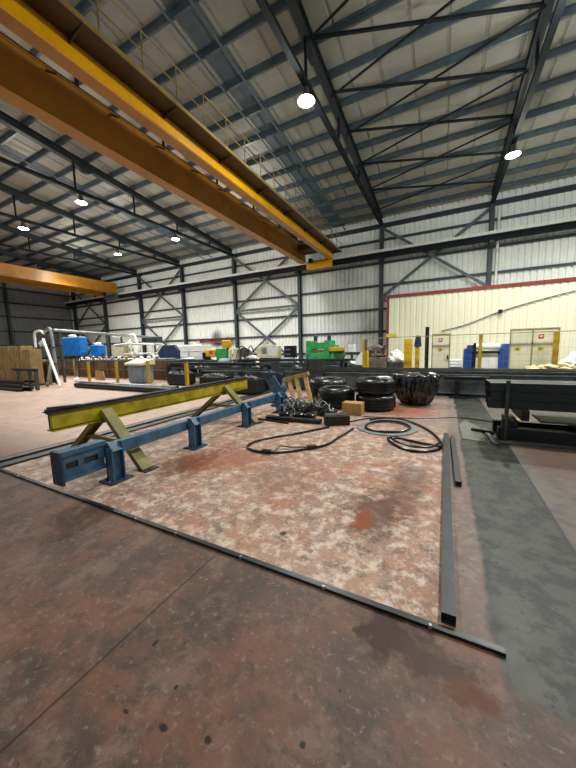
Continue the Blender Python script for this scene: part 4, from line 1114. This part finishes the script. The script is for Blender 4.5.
# brown board crates at the far left
random.seed(4)
for k, (x0,x1,y,h,m,lb) in enumerate(((-17.55,-16.9,6.9,1.72,'board','tall brown boarded crate next to the grey plank'),
        (-18.75,-17.65,6.9,1.9,'board_light','tall brown boarded crate in the middle of the row at the far left'),
        (-20.6,-18.85,6.9,1.92,'board','tall brown boarded crate at the left edge of the photo'))):
    t = T('crate', lb, 'crate', ((x0+x1)/2,y+.5,0), 'brown crates at the far left')
    MB().box(x0,x1,y,y+.45,.1,h).build('box', m, t, bevel=.01)
    n = 4
    for q in range(n+1):
        x = x0+(x1-x0-.1)*q/n
        MB().box(x,x+.1,y-.03,y,.1,h).build('batten', 'board_light' if (q+k)%2 else 'board', t)
    for x in (x0+.05,x1-.2): MB().box(x,x+.15,y,y+.45,0,.1).build('runner', 'brown', t)
t = T('steel_trestle', 'black steel trestle with crossbar in front of the brown crates', 'trestle', (-15.9,6.3,0))
MB().box(-16.9,-14.95,6.2,6.32,.78,.9).build('top_bar', 'black_steel', t, bevel=.01)
for x in (-16.6,-15.6,-15.1): MB().box(x,x+.1,6.2,6.32,0,.78).build('leg', 'grey_steel', t)
MB().box(-16.7,-15.3,6.22,6.3,.3,.4).build('lower_bar', 'black_steel', t)
for k, (x0,x1,y0,z) in enumerate(((-18.6,-15.1,5.75,0),(-18.2,-14.9,6.0,0),(-18.8,-15.3,5.85,.14),(-18.4,-15.4,5.95,.28))):
    one('steel_beam', MB().ibeam((x0,y0,z+.07),(x1,y0,z+.07),.12,.14,.015,.012,), 'black_steel', 'dark steel beam in the stack before the brown crates, ' + ['front one on the floor','rear one on the floor','second layer','topmost'][k], 'steel beam', 'beams before the brown crates')

# ================================================================== light, world, camera
def spot(x, y, z, e, size=150, blend=.75, col=(1,1,.94), rad=.25):
    l = bpy.data.lights.new('lamp_light', 'SPOT'); l.energy = e; l.spot_size = math.radians(size); l.spot_blend = blend; l.color = col; l.shadow_soft_size = rad
    o = bpy.data.objects.new('lamp_light', l); COL.objects.link(o); o.location = (x,y,z); return o
def spill(x, y, z, e):
    l = bpy.data.lights.new('lamp_glow', 'POINT'); l.energy = e; l.color = (1,1,.95); l.shadow_soft_size = .18
    o = bpy.data.objects.new('lamp_glow', l); COL.objects.link(o); o.location = (x,y,z)
LE = 2600; LP = 260
for (x,yv),_ in lamp_pos: spot(x,yv,8.66,LE); spill(x,yv,8.5,LP)
# bare lights without fixtures, added where more lamps of these rows would hang
for x in (-27.885,-9.885): spot(x,15.1,8.66,LE*.8); spill(x,15.1,8.5,LP)
for x,yv in ((2.115,2.5),(-3.885,-3.0),(-9.885,3.0),(-15.885,2.5)): spot(x,yv,8.66,LE*.35); spill(x,yv,8.5,LP*.5)
for x,yv in ((8.1,9.3),(8.1,16),(2.1,9.2)): spot(x,yv,8.66,LE*.9); spill(x,yv,8.5,LP)
w = bpy.data.worlds.new('world'); sc.world = w; w.use_nodes = True
w.node_tree.nodes['Background'].inputs[0].default_value = (.86,.95,1,1)
w.node_tree.nodes['Background'].inputs[1].default_value = .35

f, yaw, pitch, roll = 301.1386, .47977449, -.119928979, -.0250259484
cy, sy, cp, sp = math.cos(yaw), math.sin(yaw), math.cos(pitch), math.sin(pitch)
F = Vector((-sy,cy,0)); Rr = Vector((cy,sy,0)); U = Vector((0,0,1))
F2 = F*cp+U*sp; U2 = U*cp-F*sp
R3 = Rr*math.cos(roll)+U2*math.sin(roll); U3 = U2*math.cos(roll)-Rr*math.sin(roll)
cam = bpy.data.cameras.new('camera'); co = bpy.data.objects.new('camera', cam); COL.objects.link(co)
mw = Matrix((( R3.x,U3.x,-F2.x,0),(R3.y,U3.y,-F2.y,0),(R3.z,U3.z,-F2.z,1.5),(0,0,0,1)))
co.matrix_world = mw
cam.sensor_fit = 'VERTICAL'; cam.sensor_height = 36; cam.lens = f/768*36; cam.clip_end = 200; cam.clip_start = .02
sc.camera = co
for o in bpy.data.objects:
    if '_w' in o: del o['_w']
vs = sc.view_settings; vs.view_transform = 'Standard'; vs.look = 'None'; vs.gamma = 1; vs.use_curve_mapping = False; vs.exposure = -0.4
